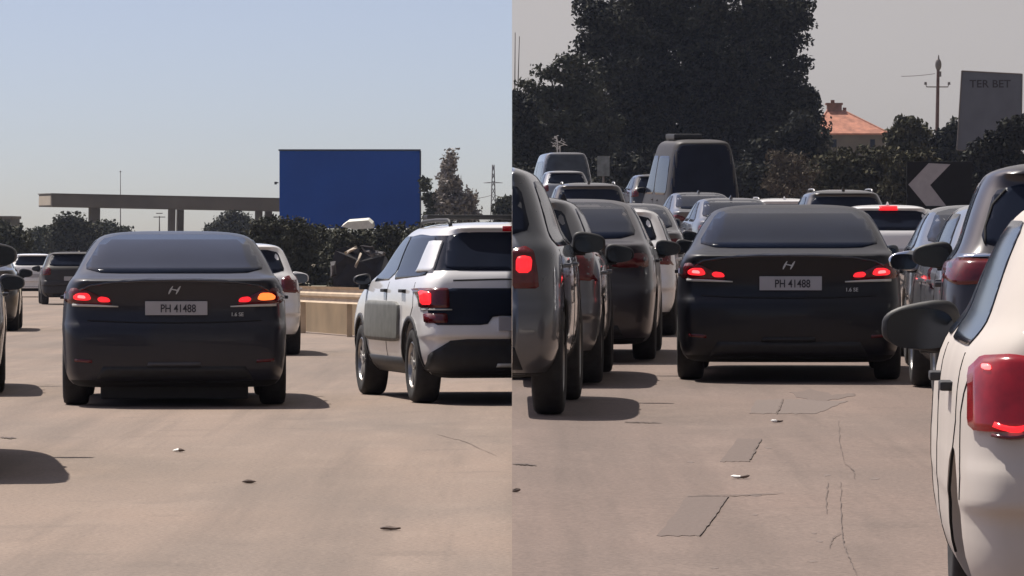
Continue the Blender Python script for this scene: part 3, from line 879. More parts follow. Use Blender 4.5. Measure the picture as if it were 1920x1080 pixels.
c = Car('sedan', 'saloon_car', P_slate, lit=1, glass=M_glass, tl=[(.60, .90), (.62, .955), (.84, .97), (.87, .91), (.84, .895)]); c.place('R', 1896, 42, 2.2, 'slate grey saloon with lit tail light between the white hatchback and the silver hatchback', 'cars in the right lane of the right photograph half')
c = Car('hatch', 'hatchback_car', P_silver, mirrorcol=M_chrome); c.place('R', 1985, 34.5, 1.0, 'silver hatchback mostly hidden left of the dark plum sport utility car', 'cars in the right lane of the right photograph half')

# dark plum sport utility car
c = Car('suv', 'sport_utility_car', P_plum, res=.035, scale=(1.0, 1.03, 1.0), mirrorcol=M_plastic, glass=M_glass, tl=[(.50, 1.02), (.50, 1.125), (.80, 1.135), (.89, 1.10), (.895, 1.03), (.80, .99)], tlm=M_redlens)
c.ribbon('R', [(-.80, 1.14), (-.4, 1.155), (0, 1.16), (.4, 1.155), (.80, 1.14)], .018, M_chrome, 'chrome_strip', off=.014)
c.ribbon('R', [(-.55, 1.50), (-.62, 1.42), (-.66, 1.30), (-.66, 1.21)], .010, M_dark, 'tailgate_gap', off=.008)
c.place('R', 2084, 25.3, 5.4, 'dark plum sport utility car with thin chrome strip across its tailgate', 'cars in the right lane of the right photograph half')

# near white hatchback, right edge
c = Car('hatch', 'hatchback_car', P_cream, res=.025, msz=1.12, mout=.07, winset=.07, hmat=M_plastic, scale=(1.0, 1.0, 1.0), mirrorcol=M_plastic, lit=0, tl=[(.56, .762), (.54, .80), (.55, .905), (.60, .960), (.70, .975), (.78, .968), (.815, .93), (.818, .775), (.80, .757)], tlm=M_reddim)
tls = [o for o in c.root.children if o.name.startswith('tail_light')]
for sg, tl in zip((-1, 1), tls):
    def arc(r, zc, xc, a0, a1, n=12, k=1.0):
        return [(sg * (xc + math.cos(R(a0 + (a1 - a0) * i / n)) * r), zc + math.sin(R(a0 + (a1 - a0) * i / n)) * r * k) for i in range(n + 1)]
    c.ribbon('R', arc(.10, .865, .70, 165, 300), .016, M_redglow, 'light_guide', parent=tl, off=.021, skirt=.004)
    c.ribbon('R', arc(.135, .875, .71, 175, 290), .010, M_redlens, 'light_guide', parent=tl, off=.021, skirt=.004)
    c.decal('R', chaikin([(sg * .755, .93), (sg * .775, .93), (sg * .775, .945), (sg * .755, .945)][::sg], 1, .2), M_redhot, 'bulb', parent=tl, off=.022, res=.03)
c.ribbon('-X', [(.30, .955), (.42, .80), (.40, .70), (.34, .62), (.36, .55)], .008, M_dark, 'bumper_gap', off=.003)
c.place('R', 2372, 13.6, 3.31, 'cream white hatchback cut by the right edge, its large red tail light nearest of all')

# ------------------------------------------------------------------ guardrail and barrier (west)
def wall_strip(bm, pts, prof):
    """sweep profile (offset, z) along plan polyline pts (x,y,z0)"""
    rows = []
    for i, p in enumerate(pts):
        a = pts[max(0, i - 1)]; b = pts[min(len(pts) - 1, i + 1)]
        d = Vector((b[0] - a[0], b[1] - a[1], 0)).normalized(); n = Vector((-d.y, d.x, 0))
        rows.append([bm.verts.new((p[0] + n.x * o, p[1] + n.y * o, p[2] + z)) for o, z in prof])
    k = len(prof)
    for a, b in zip(rows[:-1], rows[1:]):
        for i in range(k): bm.faces.new((a[i], a[(i + 1) % k], b[(i + 1) % k], b[i]))
    bm.faces.new(rows[0][::-1]); bm.faces.new(rows[-1])
    bmesh.ops.recalc_face_normals(bm, faces=bm.faces)
gp = []
for x, y in ((.6, 62.8), (-.6, 67), (-1.6, 71), (-2.6, 75), (-3.5, 79), (-4.4, 83.2), (-5.3, 87.5), (-6.2, 92), (-7.1, 97), (-7.9, 102.5), (-8.6, 108.5)):
    gp.append((x, y, gz('L', y)))
M_galv = mat('galvanised_steel', (.50, .39, .27), rough=.65, metal=.1, var=.15, vscale=4)
M_conc = mat('beige_concrete', (.27, .195, .118), rough=.95, var=.2, vscale=1.3, bump=.3)  # even beige base colour of the low wall
gr = empty('guardrail', gp[0]); 
def sub(p): return (p[0] - gp[0][0], p[1] - gp[0][1], p[2] - gp[0][2])
gl = [sub(p) for p in gp]
bm = bmesh.new()
W_ = [(0, .52), (-.045, .56), (-.045, .60), (0, .635), (0, .665), (-.045, .70), (-.045, .74), (0, .78), (.012, .78), (-.03, .735), (-.03, .705), (.012, .67), (.012, .63), (-.03, .595), (-.03, .565), (.012, .52)]
wall_strip(bm, gl, W_); from_bm('rail', bm, M_galv, gr)
for i in range(len(gl) - 1):
    for t in (0,):
        p = [lerp(gl[i][k], gl[i + 1][k], t) for k in range(3)]
        bm = bmesh.new(); box(bm, p[0] + .02, p[0] + .10, p[1] + .02, p[1] + .14, p[2] - .2, p[2] + .76)
        from_bm('post', bm, M_galv, gr)
tag(gr, 'pale steel guardrail curving along the left road edge behind the white crossover', 'guardrail')
bm = bmesh.new()
wall_strip(bm, [(p[0] + .75, p[1] + .2, p[2]) for p in gp], [(0, -.3), (0, .44), (.04, .50), (.30, .50), (.30, -.3)])
o = from_bm('retaining_wall', bm, M_conc); tag(o, 'low beige concrete wall running under the pale guardrail', 'wall')

# ------------------------------------------------------------------ western background
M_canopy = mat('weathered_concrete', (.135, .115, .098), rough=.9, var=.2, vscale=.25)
M_canopyl = mat('lit_concrete_pale_wood', (.42, .36, .29), rough=.9, var=.15, vscale=.4)  # paler canopy concrete with sunlight in its colour; also the planks
a = pix(95, 364, 500); b = pix(530, 373, 508)
cr = empty('roadside_canopy', (a.x, a.y, -1.2))
ang = math.atan2(b.y - a.y, b.x - a.x); Lc = (b.xy - a.xy).length + 6
cr.rotation_euler = (0, math.atan((a.z - b.z) / (b.xy - a.xy).length), ang)
bm = bmesh.new(); top = a.z + 1.2
box(bm, 0, Lc, 0, 6, top - 1.30, top, bev=.05)
slab = from_bm('roof_slab', bm, M_canopy, cr)
bm = bmesh.new(); box(bm, -.05, .02, .3, 5.7, top - 1.15, top - .15); from_bm('sunlit_end_face', bm, M_canopyl, cr)  # sunlight on the left end face painted as a paler colour
bm = bmesh.new(); box(bm, -.1, Lc + .1, -.1, 6.1, top + .002, top + .10); from_bm('roof_edge', bm, M_canopy, cr)
for px, yy, r_ in ((176, 2.6, .52), (321, 1.5, .34), (336, 4.5, .34), (484, 1.5, .34), (501, 4.5, .34)):
    # solve position along the slab for this pixel
    best = min((abs(960 + FPX * (a.x + math.cos(ang) * t - math.sin(ang) * yy) / (a.y + math.sin(ang) * t + math.cos(ang) * yy) - px), t) for t in [k * .1 for k in range(0, int(Lc * 10))])[1]
    bm = bmesh.new(); box(bm, best - r_, best + r_, yy - r_, yy + r_, 0, top - 1.29, bev=.06)
    from_bm('column', bm, M_canopy, cr)
tag(cr, 'long flat concrete canopy on square columns beyond the queue of cars', 'canopy')

# blue billboard
M_blue = mat('blue_board', (.003, .058, .33), rough=.8, spec=.15, var=.08, vscale=.3)
a = pix(524, 283, 408); b = pix(787, 285, 408); c_ = pix(787, 428, 408)
bb = empty('billboard', ((a.x + b.x) / 2, 408, -1.2)); hw = (b.x - a.x) / 2; zt = a.z + 1.2; zb = c_.z + 1.2
bm = bmesh.new(); box(bm, -hw, hw, 0, .25, zb, zt, bev=.03); from_bm('panel', bm, M_blue, bb)
bm = bmesh.new()
box(bm, -hw - .08, hw + .08, -.06, .3, zt + .002, zt + .14); box(bm, hw + .002, hw + .12, -.06, .3, zb, zt)
from_bm('frame', bm, mat('dark_frame', (.02, .03, .06), rough=.6, var=.1), bb)
for x in (-hw * .6, hw * .6):
    bm = bmesh.new(); tube(bm, [(x, .5, 0), (x, .5, zt - .3)], .22, 12); from_bm('post', bm, M_canopy, bb)
bm = bmesh.new(); tube(bm, [(-hw - .1, .1, zt - 2.7), (-hw - .32, .0, zt - 2.7)], .05, 8); box(bm, -hw - .42, -hw - .22, -.15, .1, zt - 2.85, zt - 2.62)
from_bm('lamp', bm, M_plastic, bb)
tag(bb, 'large plain blue billboard standing above the dark hedge', 'billboard')

# ------------------------------------------------------------------ foliage
def leaf_mat(name, c1, c2, tr=0.0):
    m = mat(name, c1, rough=.8, col2=c2, island=.38, vscale=.16, spec=.15)
    return m
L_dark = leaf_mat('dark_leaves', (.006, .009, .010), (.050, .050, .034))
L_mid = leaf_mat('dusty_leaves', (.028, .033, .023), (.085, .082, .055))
L_pale = leaf_mat('pale_grey_leaves', (.20, .18, .165), (.34, .31, .285))  # haze over the distant conifers is put into this pale leaf colour
L_olive = leaf_mat('olive_leaves', (.030, .033, .018), (.090, .080, .045))
L_dry = leaf_mat('dry_leaves', (.06, .050, .036), (.13, .105, .075))
L_hazy = leaf_mat('grey_green_leaves', (.05, .056, .042), (.10, .105, .075))  # leaf colour greyed to stand for haze over distant trees
M_bark = mat('bark', (.06, .045, .035), rough=.9, var=.35, vscale=3, bump=.4)
def foliage(name, blobs, n, size, m, parent, seed=1, clump=.35, nclump=60, shell=.55, aspect=.55):
    """leaf sized faces gathered in clumps through ellipsoid lobes (cx,cy,cz,rx,ry,rz)"""
    rs = np.random.RandomState(seed)
    vol = np.array([b[3] * b[5] for b in blobs]); pr = vol / vol.sum()
    cl = []; rad = []
    for k in range(nclump * len(blobs)):
        b = blobs[rs.choice(len(blobs), p=pr)]
        d = rs.normal(size=3); d /= np.linalg.norm(d)
        r = shell + (1 - shell) * rs.rand() ** .7
        if rs.rand() < .25: r = rs.rand() ** .5 * shell
        cl.append([b[0] + d[0] * b[3] * r, b[1] + d[1] * b[4] * r, b[2] + d[2] * b[5] * r]); rad.append(clump * (.5 + rs.rand()))
    cl = np.array(cl); rad = np.array(rad)
    idx = rs.choice(len(cl), n, p=rad ** 2 / (rad ** 2).sum())
    P = cl[idx] + np.clip(rs.normal(size=(n, 3)), -1.5, 1.5) * rad[idx][:, None] * np.array([.55, .55, .38])
    u = rs.normal(size=(n, 3)); u /= np.linalg.norm(u, axis=1)[:, None]
    v = rs.normal(size=(n, 3)); v -= (v * u).sum(1)[:, None] * u; v /= np.linalg.norm(v, axis=1)[:, None]
    s = size * (.5 + rs.rand(n))[:, None]
    A = P - u * s; B = P + v * s * aspect; C = P + u * s; D = P - v * s * aspect
    verts = np.empty((n * 4, 3)); verts[0::4] = A; verts[1::4] = B; verts[2::4] = C; verts[3::4] = D
    me = bpy.data.meshes.new(name)
    me.vertices.add(n * 4); me.vertices.foreach_set('co', verts.ravel())
    me.loops.add(n * 4); me.loops.foreach_set('vertex_index', np.arange(n * 4, dtype=np.int32))
    me.polygons.add(n); me.polygons.foreach_set('loop_start', np.arange(0, n * 4, 4, dtype=np.int32)); me.polygons.foreach_set('loop_total', np.full(n, 4, dtype=np.int32))
    me.update(); me.validate()
    return link_mesh(name, me, m, parent)
def tree(name, label, cat, px, d, zbase, lobes, n, size, m, seed=1, trunk_r=.3, clump=.5, nclump=60, group=None, shell=.55, limbs=True, aspect=.55):
    """lobes given as (px, py, rx_px, ry_px) of the photo at depth d"""
    base = pix(px, 500, d); 
    r = empty(name, (base.x, d, zbase))
    k = d / FPX
    bl = []
    rs = random.Random(seed)
    for lx, ly, rx, ry in lobes:
        p = pix(lx, ly, d)
        bl.append((p.x - base.x, rs.uniform(-.3, .3) * rx * k, p.z - zbase, rx * k, max(rx, ry) * k * .8, ry * k))
    foliage('crown', bl, n, size, m, r, seed, clump, nclump, shell, aspect=aspect)
    bm = bmesh.new()
    top = max(b[2] for b in bl)
    tube(bm, [(0, 0, -.3), (.02 * top, 0, top * .3), (0, 0, top * .65), (0, 0, top * .95)], [trunk_r, trunk_r * .8, trunk_r * .5, trunk_r * .15], 8)
    if limbs:
        for b in bl:
            z0 = max(.15 * top, min(top * .6, b[2] * .5))
            tube(bm, [(0, 0, z0), (b[0] * .55, b[1] * .5, lerp(z0, b[2], .6)), (b[0], b[1], b[2] + b[5] * .5)], [trunk_r * .45, trunk_r * .3, trunk_r * .08], 6)
    from_bm('trunk', bm, M_bark, r)
    tag(r, label, cat, group)
    r['half'] = 'L' if px < 960 else 'R'
    return r
GW = 'trees and bushes far off on the left half'
tree('round_tree', 'round dark tree at the far left edge in front of a flat dark roof', 'tree', 8, 300, -1.2, [(5, 452, 36, 28), (22, 462, 26, 20), (-15, 450, 30, 28)], 8000, .14, L_mid, 3, .25, .7, 80, GW)
tree('bushy_tree', 'low green bushy tree, leftmost of the trees under the canopy', 'tree', 82, 420, -1.2, [(80, 458, 26, 24), (95, 448, 14, 20), (65, 464, 18, 14), (110, 468, 30, 14)], 9000, .15, L_hazy, 4, .25, .7, 50, GW)
tree('bushy_tree', 'broad dark tree behind the left end column of the canopy', 'tree', 140, 400, -1.2, [(128, 432, 24, 26), (150, 436, 26, 26), (115, 450, 18, 20), (170, 448, 20, 20)], 14000, .15, L_mid, 5, .3, .7, 60, GW)
tree('bushy_tree', 'grey green tree with a spiky top right of the left canopy column', 'tree', 212, 450, -1.2, [(200, 440, 18, 22), (225, 444, 18, 16), (212, 450, 28, 18), (238, 450, 12, 12)], 10000, .15, L_hazy, 6, .25, .6, 50, GW)
tree('umbrella_pine', 'dome shaped dark tree seen under the canopy between its columns', 'tree', 432, 480, -1.2, [(440, 418, 24, 18), (420, 430, 28, 14), (455, 428, 16, 20), (405, 436, 16, 10)], 12000, .15, L_mid, 7, .3, .8, 70, GW, .3)
# hedge under the billboard, bush by bush
hx = [(505, 414, 34, 22), (548, 420, 36, 24), (600, 432, 40, 24), (655, 436, 40, 24), (712, 432, 40, 24), (762, 430, 34, 24), (800, 424, 34, 22), (860, 430, 40, 26), (925, 430, 46, 24)]
HL = ['bush at the left end of the dark hedge, under the canopy end', 'tall hedge bush under the left corner of the blue billboard', 'hedge bush left of the white sheet roof', 'hedge bush right behind the white sheet roof', 'hedge bush under the right half of the billboard', 'hedge bush under the right corner of the billboard', 'hedge bush right above the roof bar of the white crossover', 'hedge bush behind the roof of the white crossover', 'hedge bush behind the crossover at the half line']
for i, (x, y, rx, ry) in enumerate(hx):
    dd = 215 + (i % 3) * 6
    tree('hedge_bush', HL[i], 'bush', x, dd, -1.2, [(x, y + 14, rx, ry), (x - rx * .5, y + 38, rx * .8, 26), (x + rx * .5, y + 46, rx * .85, 30), (x, y + 70, rx, 34), (x, y + 100, rx, 30)], 9000, .085, L_mid, 20 + i, .06, .28, 60, 'bushes of the hedge below the billboard', .6)
# white sheet roof in the hedge
bm = bmesh.new()
p = [pix(x, y, 211) for x, y in ((640, 425), (652, 416), (690, 413), (698, 420), (700, 428), (665, 430))]
v1 = [bm.verts.new(q) for q in p]; v2 = [bm.verts.new(q + Vector((0, 2.4, .12))) for q in p]
bm.faces.new(v1); bm.faces.new(v2[::-1])
for i in range(6): bm.faces.new((v1[i], v1[(i + 1) % 6], v2[(i + 1) % 6], v2[i]))
bmesh.ops.recalc_face_normals(bm, faces=bm.faces)
o = from_bm('sheet_roof', bm, mat('white_sheet', (.62, .62, .56), rough=.7, var=.1)); tag(o, 'white sheet roof poking out of the hedge right below the billboard', 'roof')
# torn tarpaulins hanging in front of the hedge
M_tarp = mat('grey_tarpaulin', (.11, .105, .11), rough=.9, var=.4, vscale=2)
M_tarpd = mat('dark_tarpaulin', (.018, .017, .02), rough=.95, var=.4, vscale=2)
def cloth(name, pts, d, m, label, cat, seed):
    rs = random.Random(seed); bm = bmesh.new()
    P3 = [pix(x, y, d) for x, y in pts]
    n = len(P3); c = sum(P3, Vector()) / n
    vs = [bm.verts.new(q + Vector((0, rs.uniform(-.35, .35), 0))) for q in P3]
    inn = [bm.verts.new(q.lerp(c, .5) + Vector((0, rs.uniform(-.5, .1), 0))) for q in P3]
    cc = bm.verts.new(c + Vector((0, -.4, 0)))
    for i in range(n):
        j = (i + 1) % n
        bm.faces.new((vs[i], vs[j], inn[j], inn[i])); bm.faces.new((inn[i], inn[j], cc))
    bmesh.ops.recalc_face_normals(bm, faces=bm.faces)
    o = from_bm(name, bm, m)
    md = o.modifiers.new('s', 'SOLIDIFY'); md.thickness = .03
    tag(o, label, cat)
    return o
cloth('tarpaulin', [(628, 470), (648, 463), (672, 466), (700, 470), (722, 480), (735, 500), (738, 535), (625, 535), (622, 500)], 205, M_tarpd, 'dark heap under torn sheeting in front of the hedge', 'tarpaulin', 3)
cloth('tarpaulin', [(676, 460), (700, 462), (706, 472), (700, 484), (690, 478), (682, 472)], 203.5, M_tarp, 'grey rag on top of the dark heap by the hedge', 'rag', 4)
cloth('plank', [(646, 473), (668, 462), (669, 465), (648, 477)], 203.5, M_canopyl, 'short pale plank leaning left on the dark heap', 'plank', 5)
cloth('plank', [(665, 500), (676, 474), (679, 476), (668, 502)], 203.2, M_canopyl, 'long thin pale plank standing on the dark heap', 'plank', 6)
cloth('rag', [(703, 470), (722, 473), (722, 478), (704, 478)], 203.4, M_tarp, 'small grey rag at the right end of the dark heap', 'rag', 7)
cloth('sack', [(620, 492), (628, 490), (630, 518), (621, 520)], 203.2, M_tarp, 'pale grey sack standing left of the dark heap', 'sack', 8)

# sparse conifers right of the billboard
tree('conifer_tree', 'tall sparse conifer with a bare spiky top right of the billboard', 'tree', 842, 330, -1.2, [(835, 395, 16, 36), (832, 360, 11, 30), (838, 330, 8, 26), (842, 305, 6, 18), (846, 288, 4, 8), (852, 340, 6, 14), (856, 375, 8, 16)], 3600, .15, L_pale, 31, .16, .42, 26, GW, .4)
tree('leaning_tree', 'small crooked dark tree beside the right edge of the billboard', 'tree', 806, 330, -1.2, [(804, 372, 7, 10), (812, 388, 7, 14), (808, 408, 10, 12), (797, 345, 2.5, 14)], 2200, .12, L_hazy, 32, .10, .35, 26, GW, .4)
tree('conifer_tree', 'short feathery conifer between the tall conifer and the lattice mast', 'tree', 874, 330, -1.2, [(868, 385, 12, 20), (880, 375, 8, 18), (876, 405, 20, 16), (858, 352, 5, 10)], 2400, .14, L_pale, 33, .14, .45, 30, GW, .4)
tree('bushy_tree', 'dark clipped tree at the half line right of the lattice mast', 'tree', 945, 340, -1.2, [(946, 392, 14, 16), (955, 388, 12, 18), (950, 408, 16, 14)], 4000, .16, L_mid, 34, .2, .5, 40, GW, .5)
# lattice masts
M_steel = mat('mast_steel', (.17, .15, .14), rough=.6, metal=.3, var=.15)
def pylon(px, pytop, pybase, d, hw, label, arms=()):
    b = pix(px, pybase, d); t = pix(px, pytop, d); H = t.z + 1.2
    r = empty('pylon', (b.x, d, -1.2)); k = d / FPX
    bm = bmesh.new()
    cs = []
    for sx in (-1, 1):
        for sy in (-1, 1):
            tube(bm, [(sx * hw * k, sy * hw * k, 0), (sx * hw * k * .62, sy * hw * k * .62, H * .5), (sx * hw * k * .22, sy * hw * k * .22, H)], .09 * k * 12, 5)
    n = 11
    for i in range(n):
        z0 = H * i / n; z1 = H * (i + 1) / n
        f0 = lerp(1, .24, i / n) * hw * k; f1 = lerp(1, .24, (i + 1) / n) * hw * k
        for s in (-1, 1):
            for y in (-1, 1):
                tube(bm, [(-s * f0, y * f0, z0), (s * f1, y * f1, z1)], .05 * k * 12, 4)
                tube(bm, [(y * f0, -s * f0, z0), (y * f1, s * f1, z1)], .05 * k * 12, 4)
    from_bm('lattice', bm, M_steel, r)
    for py, half in arms:
        z = pix(px, py, d).z + 1.2
        bm = bmesh.new(); tube(bm, [(-half * k, 0, z), (-half * k * .3, 0, z + 1.2 * k), (0, 0, z + 2.5 * k), (half * k * .3, 0, z + 1.2 * k), (half * k, 0, z)], .09 * k * 6, 5)
        tube(bm, [(-half * k, 0, z), (0, 0, z), (half * k, 0, z)], .07 * k * 6, 5)
        from_bm('cross_arm', bm, M_steel, r)
    tag(r, label, 'pylon')
    return r
pylon(925, 309, 440, 900, 6.5, 'lattice electricity pylon above the roof of the white crossover', ((343, 18),))
def wire(p0, p1, sag, rad, label, d=None):
    bm = bmesh.new(); pts = []
    for i in range(13):
        t = i / 12; q = p0.lerp(p1, t); q.z -= sag * 4 * t * (1 - t); pts.append(q)
    tube(bm, pts, rad, 5)
    o = from_bm('power_line', bm, M_steel); tag(o, label, 'wire'); return o
wire(pix(875, 372, 900), pix(925, 365, 900), .25, .05, 'thin power line from the lattice pylon to the left')
wire(pix(925, 365, 900), pix(959.5, 372, 900), .15, .05, 'thin power line from the lattice pylon to the half line')
# thin radio mast and water-tower like lamp under the canopy
def mast(px, y0, y1, d, rad, label, hands=()):
    a = pix(px, y0, d)
    r = empty('mast', (a.x, d, -1.2)); bm = bmesh.new()
    tube(bm, [(0, 0, 0), (0, 0, (a.z + 1.2) * .6), (0, 0, a.z + 1.2)], [rad * 1.5, rad, rad * .6], 6)
    from_bm('pole', bm, M_steel, r)
    for py, hw_ in hands:
        z = pix(px, py, d).z + 1.2; k = d / FPX
        bm = bmesh.new(); box(bm, -hw_ * k, hw_ * k, -.1, .1, z - .8 * k, z + .8 * k); from_bm('cross_bar', bm, M_steel, r)
    tag(r, label, 'mast'); return r
mast(226, 320, 440, 600, .055, 'thin radio mast rising above the canopy', ((322, 1.5),))
mast(299, 405, 440, 600, .09, 'short pole with a flat top bar seen under the canopy', ((407, 11), (400, 6)))
# flat roofed house at far left
r = empty('house', (pix(5, 410, 420).x, 420, -1.2))
zt = pix(5, 405, 420).z + 1.2
M_wallg = mat('grey_plaster', (.10, .095, .09), rough=.9, var=.15, vscale=.5)
bm = bmesh.new(); box(bm, -3, .68, 0, 8, 0, zt - .25); from_bm('wall', bm, M_wallg, r)
bm = bmesh.new(); box(bm, -3.15, .8, -.15, 8.15, zt - .248, zt); from_bm('roof', bm, M_canopy, r)
bm = bmesh.new(); box(bm, -1.6, -.5, -.05, .02, zt - 2.0, zt - .9); from_bm('window', bm, M_glass, r)
tag(r, 'grey flat roofed house behind the round tree at the left edge', 'house'); r['half'] = 'L'

# ------------------------------------------------------------------ eastern background
GE = 'trees beyond the right road'
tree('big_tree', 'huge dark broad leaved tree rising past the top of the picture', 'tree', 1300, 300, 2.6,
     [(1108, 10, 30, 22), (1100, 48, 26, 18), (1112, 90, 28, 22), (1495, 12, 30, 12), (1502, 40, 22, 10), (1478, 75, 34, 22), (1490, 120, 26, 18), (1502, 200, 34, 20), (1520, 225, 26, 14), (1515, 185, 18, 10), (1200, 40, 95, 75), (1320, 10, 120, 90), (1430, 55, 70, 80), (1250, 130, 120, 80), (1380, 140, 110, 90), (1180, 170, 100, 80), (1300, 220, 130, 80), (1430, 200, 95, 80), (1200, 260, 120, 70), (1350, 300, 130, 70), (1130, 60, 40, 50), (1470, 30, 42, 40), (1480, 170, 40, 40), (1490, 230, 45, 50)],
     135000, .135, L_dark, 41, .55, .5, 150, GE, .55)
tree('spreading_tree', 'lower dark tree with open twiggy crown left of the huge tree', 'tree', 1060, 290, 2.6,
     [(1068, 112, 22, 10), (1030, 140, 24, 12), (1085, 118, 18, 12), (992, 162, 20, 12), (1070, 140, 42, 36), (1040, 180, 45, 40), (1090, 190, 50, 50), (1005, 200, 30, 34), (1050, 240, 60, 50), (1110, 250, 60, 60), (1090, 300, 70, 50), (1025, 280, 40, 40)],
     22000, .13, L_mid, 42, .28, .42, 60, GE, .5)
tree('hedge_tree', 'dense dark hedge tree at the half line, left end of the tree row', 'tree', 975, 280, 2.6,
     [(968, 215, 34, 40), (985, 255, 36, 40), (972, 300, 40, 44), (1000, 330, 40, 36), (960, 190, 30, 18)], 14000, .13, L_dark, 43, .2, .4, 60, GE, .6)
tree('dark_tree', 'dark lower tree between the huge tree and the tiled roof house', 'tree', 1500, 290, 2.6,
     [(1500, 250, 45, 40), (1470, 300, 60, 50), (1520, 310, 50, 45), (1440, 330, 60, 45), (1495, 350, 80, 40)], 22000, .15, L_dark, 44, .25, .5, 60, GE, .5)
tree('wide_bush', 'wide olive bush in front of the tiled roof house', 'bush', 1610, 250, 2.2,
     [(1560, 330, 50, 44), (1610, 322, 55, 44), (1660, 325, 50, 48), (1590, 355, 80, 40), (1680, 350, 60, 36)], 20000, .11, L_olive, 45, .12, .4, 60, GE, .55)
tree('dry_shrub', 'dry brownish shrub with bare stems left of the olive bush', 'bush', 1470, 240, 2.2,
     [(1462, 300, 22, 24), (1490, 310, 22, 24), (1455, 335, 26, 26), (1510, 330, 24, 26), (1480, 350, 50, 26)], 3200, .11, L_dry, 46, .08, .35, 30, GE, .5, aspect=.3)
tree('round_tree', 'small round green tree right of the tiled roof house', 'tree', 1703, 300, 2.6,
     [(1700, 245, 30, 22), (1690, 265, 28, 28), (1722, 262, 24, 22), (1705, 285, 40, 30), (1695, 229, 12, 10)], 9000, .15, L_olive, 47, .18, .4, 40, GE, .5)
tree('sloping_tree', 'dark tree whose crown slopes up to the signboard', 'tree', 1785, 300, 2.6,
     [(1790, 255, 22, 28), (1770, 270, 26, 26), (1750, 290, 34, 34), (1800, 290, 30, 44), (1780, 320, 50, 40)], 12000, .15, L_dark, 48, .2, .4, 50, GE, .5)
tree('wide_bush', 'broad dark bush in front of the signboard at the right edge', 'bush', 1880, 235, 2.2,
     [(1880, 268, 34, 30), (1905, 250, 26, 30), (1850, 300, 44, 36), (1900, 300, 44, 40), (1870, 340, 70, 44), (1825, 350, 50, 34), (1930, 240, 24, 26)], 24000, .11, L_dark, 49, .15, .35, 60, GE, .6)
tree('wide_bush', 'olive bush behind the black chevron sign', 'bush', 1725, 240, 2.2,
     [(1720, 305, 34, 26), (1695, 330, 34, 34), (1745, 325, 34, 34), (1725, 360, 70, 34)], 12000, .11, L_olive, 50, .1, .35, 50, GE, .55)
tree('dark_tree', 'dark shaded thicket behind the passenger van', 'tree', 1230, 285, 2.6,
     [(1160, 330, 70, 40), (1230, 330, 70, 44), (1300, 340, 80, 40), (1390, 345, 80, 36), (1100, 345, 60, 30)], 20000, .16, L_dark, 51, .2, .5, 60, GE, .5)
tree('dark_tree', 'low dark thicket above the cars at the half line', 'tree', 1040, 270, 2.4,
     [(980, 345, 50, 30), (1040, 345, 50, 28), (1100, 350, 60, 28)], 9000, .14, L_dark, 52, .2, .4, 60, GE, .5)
# pale twigs between minibus and trees
for k, (x, y) in enumerate(((1045, 262), (1050, 274))):
    bm = bmesh.new(); p = pix(x, y, 262)
    rs = random.Random(k)
    for j in range(7):
        q = p + Vector((rs.uniform(-.35, .35), rs.uniform(-.3, .3), rs.uniform(-.15, .15)))
        tube(bm, [q + Vector((rs.uniform(-.3, .3), 0, -.1)), q, q + Vector((rs.uniform(-.3, .3), 0, .1))], .02, 5)
    tube(bm, [Vector((p.x, p.y, 2.3)), p], .035, 5)
    o = from_bm('dry_plant', bm, mat('pale_stems', (.45, .43, .42), rough=.8, var=.2)); tag(o, ('pale dry plant above the minibus, upper one', 'pale dry plant just above the minibus roof, lower one')[k], 'plant')

# house with hipped tiled roof and chimney
M_tile = mat('terracotta_tiles', (.40, .17, .11), rough=.85, var=.3, vscale=1.6, bump=.4)
M_wallb = mat('dark_beige_plaster', (.15, .125, .10), rough=.9, var=.15, vscale=.7)  # even dark beige base colour of the house wall
D = 480; k = D / FPX
h0 = pix(1600, 248, D)
hs = empty('house', (h0.x, D, 2.6)); ze = h0.z - 2.6; zr = pix(1600, 205, D).z - 2.6
xa, xb = (1523 - 1600) * k, (1668 - 1600) * k
bm = bmesh.new(); box(bm, xa + .5, xb - .4, .5, 8.5, 0, ze - .1); wall = from_bm('wall', bm, M_wallb, hs)
bm = bmesh.new()
e = [(xa, 0, ze - .1), (xb, 0, ze - .1), (xb, 9, ze - .1), (xa, 9, ze - .1)]
t = [((1556 - 1600) * k, 4.0, zr), ((1586 - 1600) * k, 4.0, zr), ((1586 - 1600) * k, 5.0, zr), ((1556 - 1600) * k, 5.0, zr)]
ev = [bm.verts.new(p) for p in e]; tv = [bm.verts.new(p) for p in t]; bv = [bm.verts.new((p[0], p[1], p[2] - .16)) for p in e]
for i in range(4):
    j = (i + 1) % 4
    bm.faces.new((ev[i], ev[j], tv[j], tv[i])); bm.faces.new((bv[i], bv[j], ev[j], ev[i]))
bm.faces.new(tv); bm.faces.new(bv[::-1])
bmesh.ops.recalc_face_normals(bm, faces=bm.faces)
rf = from_bm('roof', bm, M_tile, hs)
for a0, b0 in (((xb, 0, ze - .1), t[1]), ((xa, 0, ze - .1), t[0])):
    bm = bmesh.new(); tube(bm, [a0, b0], .09, 6); from_bm('ridge_tile', bm, M_tile, rf)
bm = bmesh.new(); z0 = pix(1600, 207, D).z - 2.6; z1 = pix(1600, 191, D).z - 2.6
box(bm, (1556 - 1600) * k, (1583 - 1600) * k, 3.8, 5.2, zr - .4, z1 - .2); box(bm, (1553 - 1600) * k, (1585 - 1600) * k, 3.7, 5.3, z1 - .198, z1)
box(bm, (1586 - 1600) * k, (1592 - 1600) * k, 4, 4.6, zr - .4, zr + .28)
box(bm, (1563 - 1600) * k, (1570 - 1600) * k, 4.3, 4.7, z1 + .002, z1 + .3)
from_bm('chimney', bm, mat('old_brick', (.20, .10, .07), rough=.9, var=.3, vscale=2.5), rf)
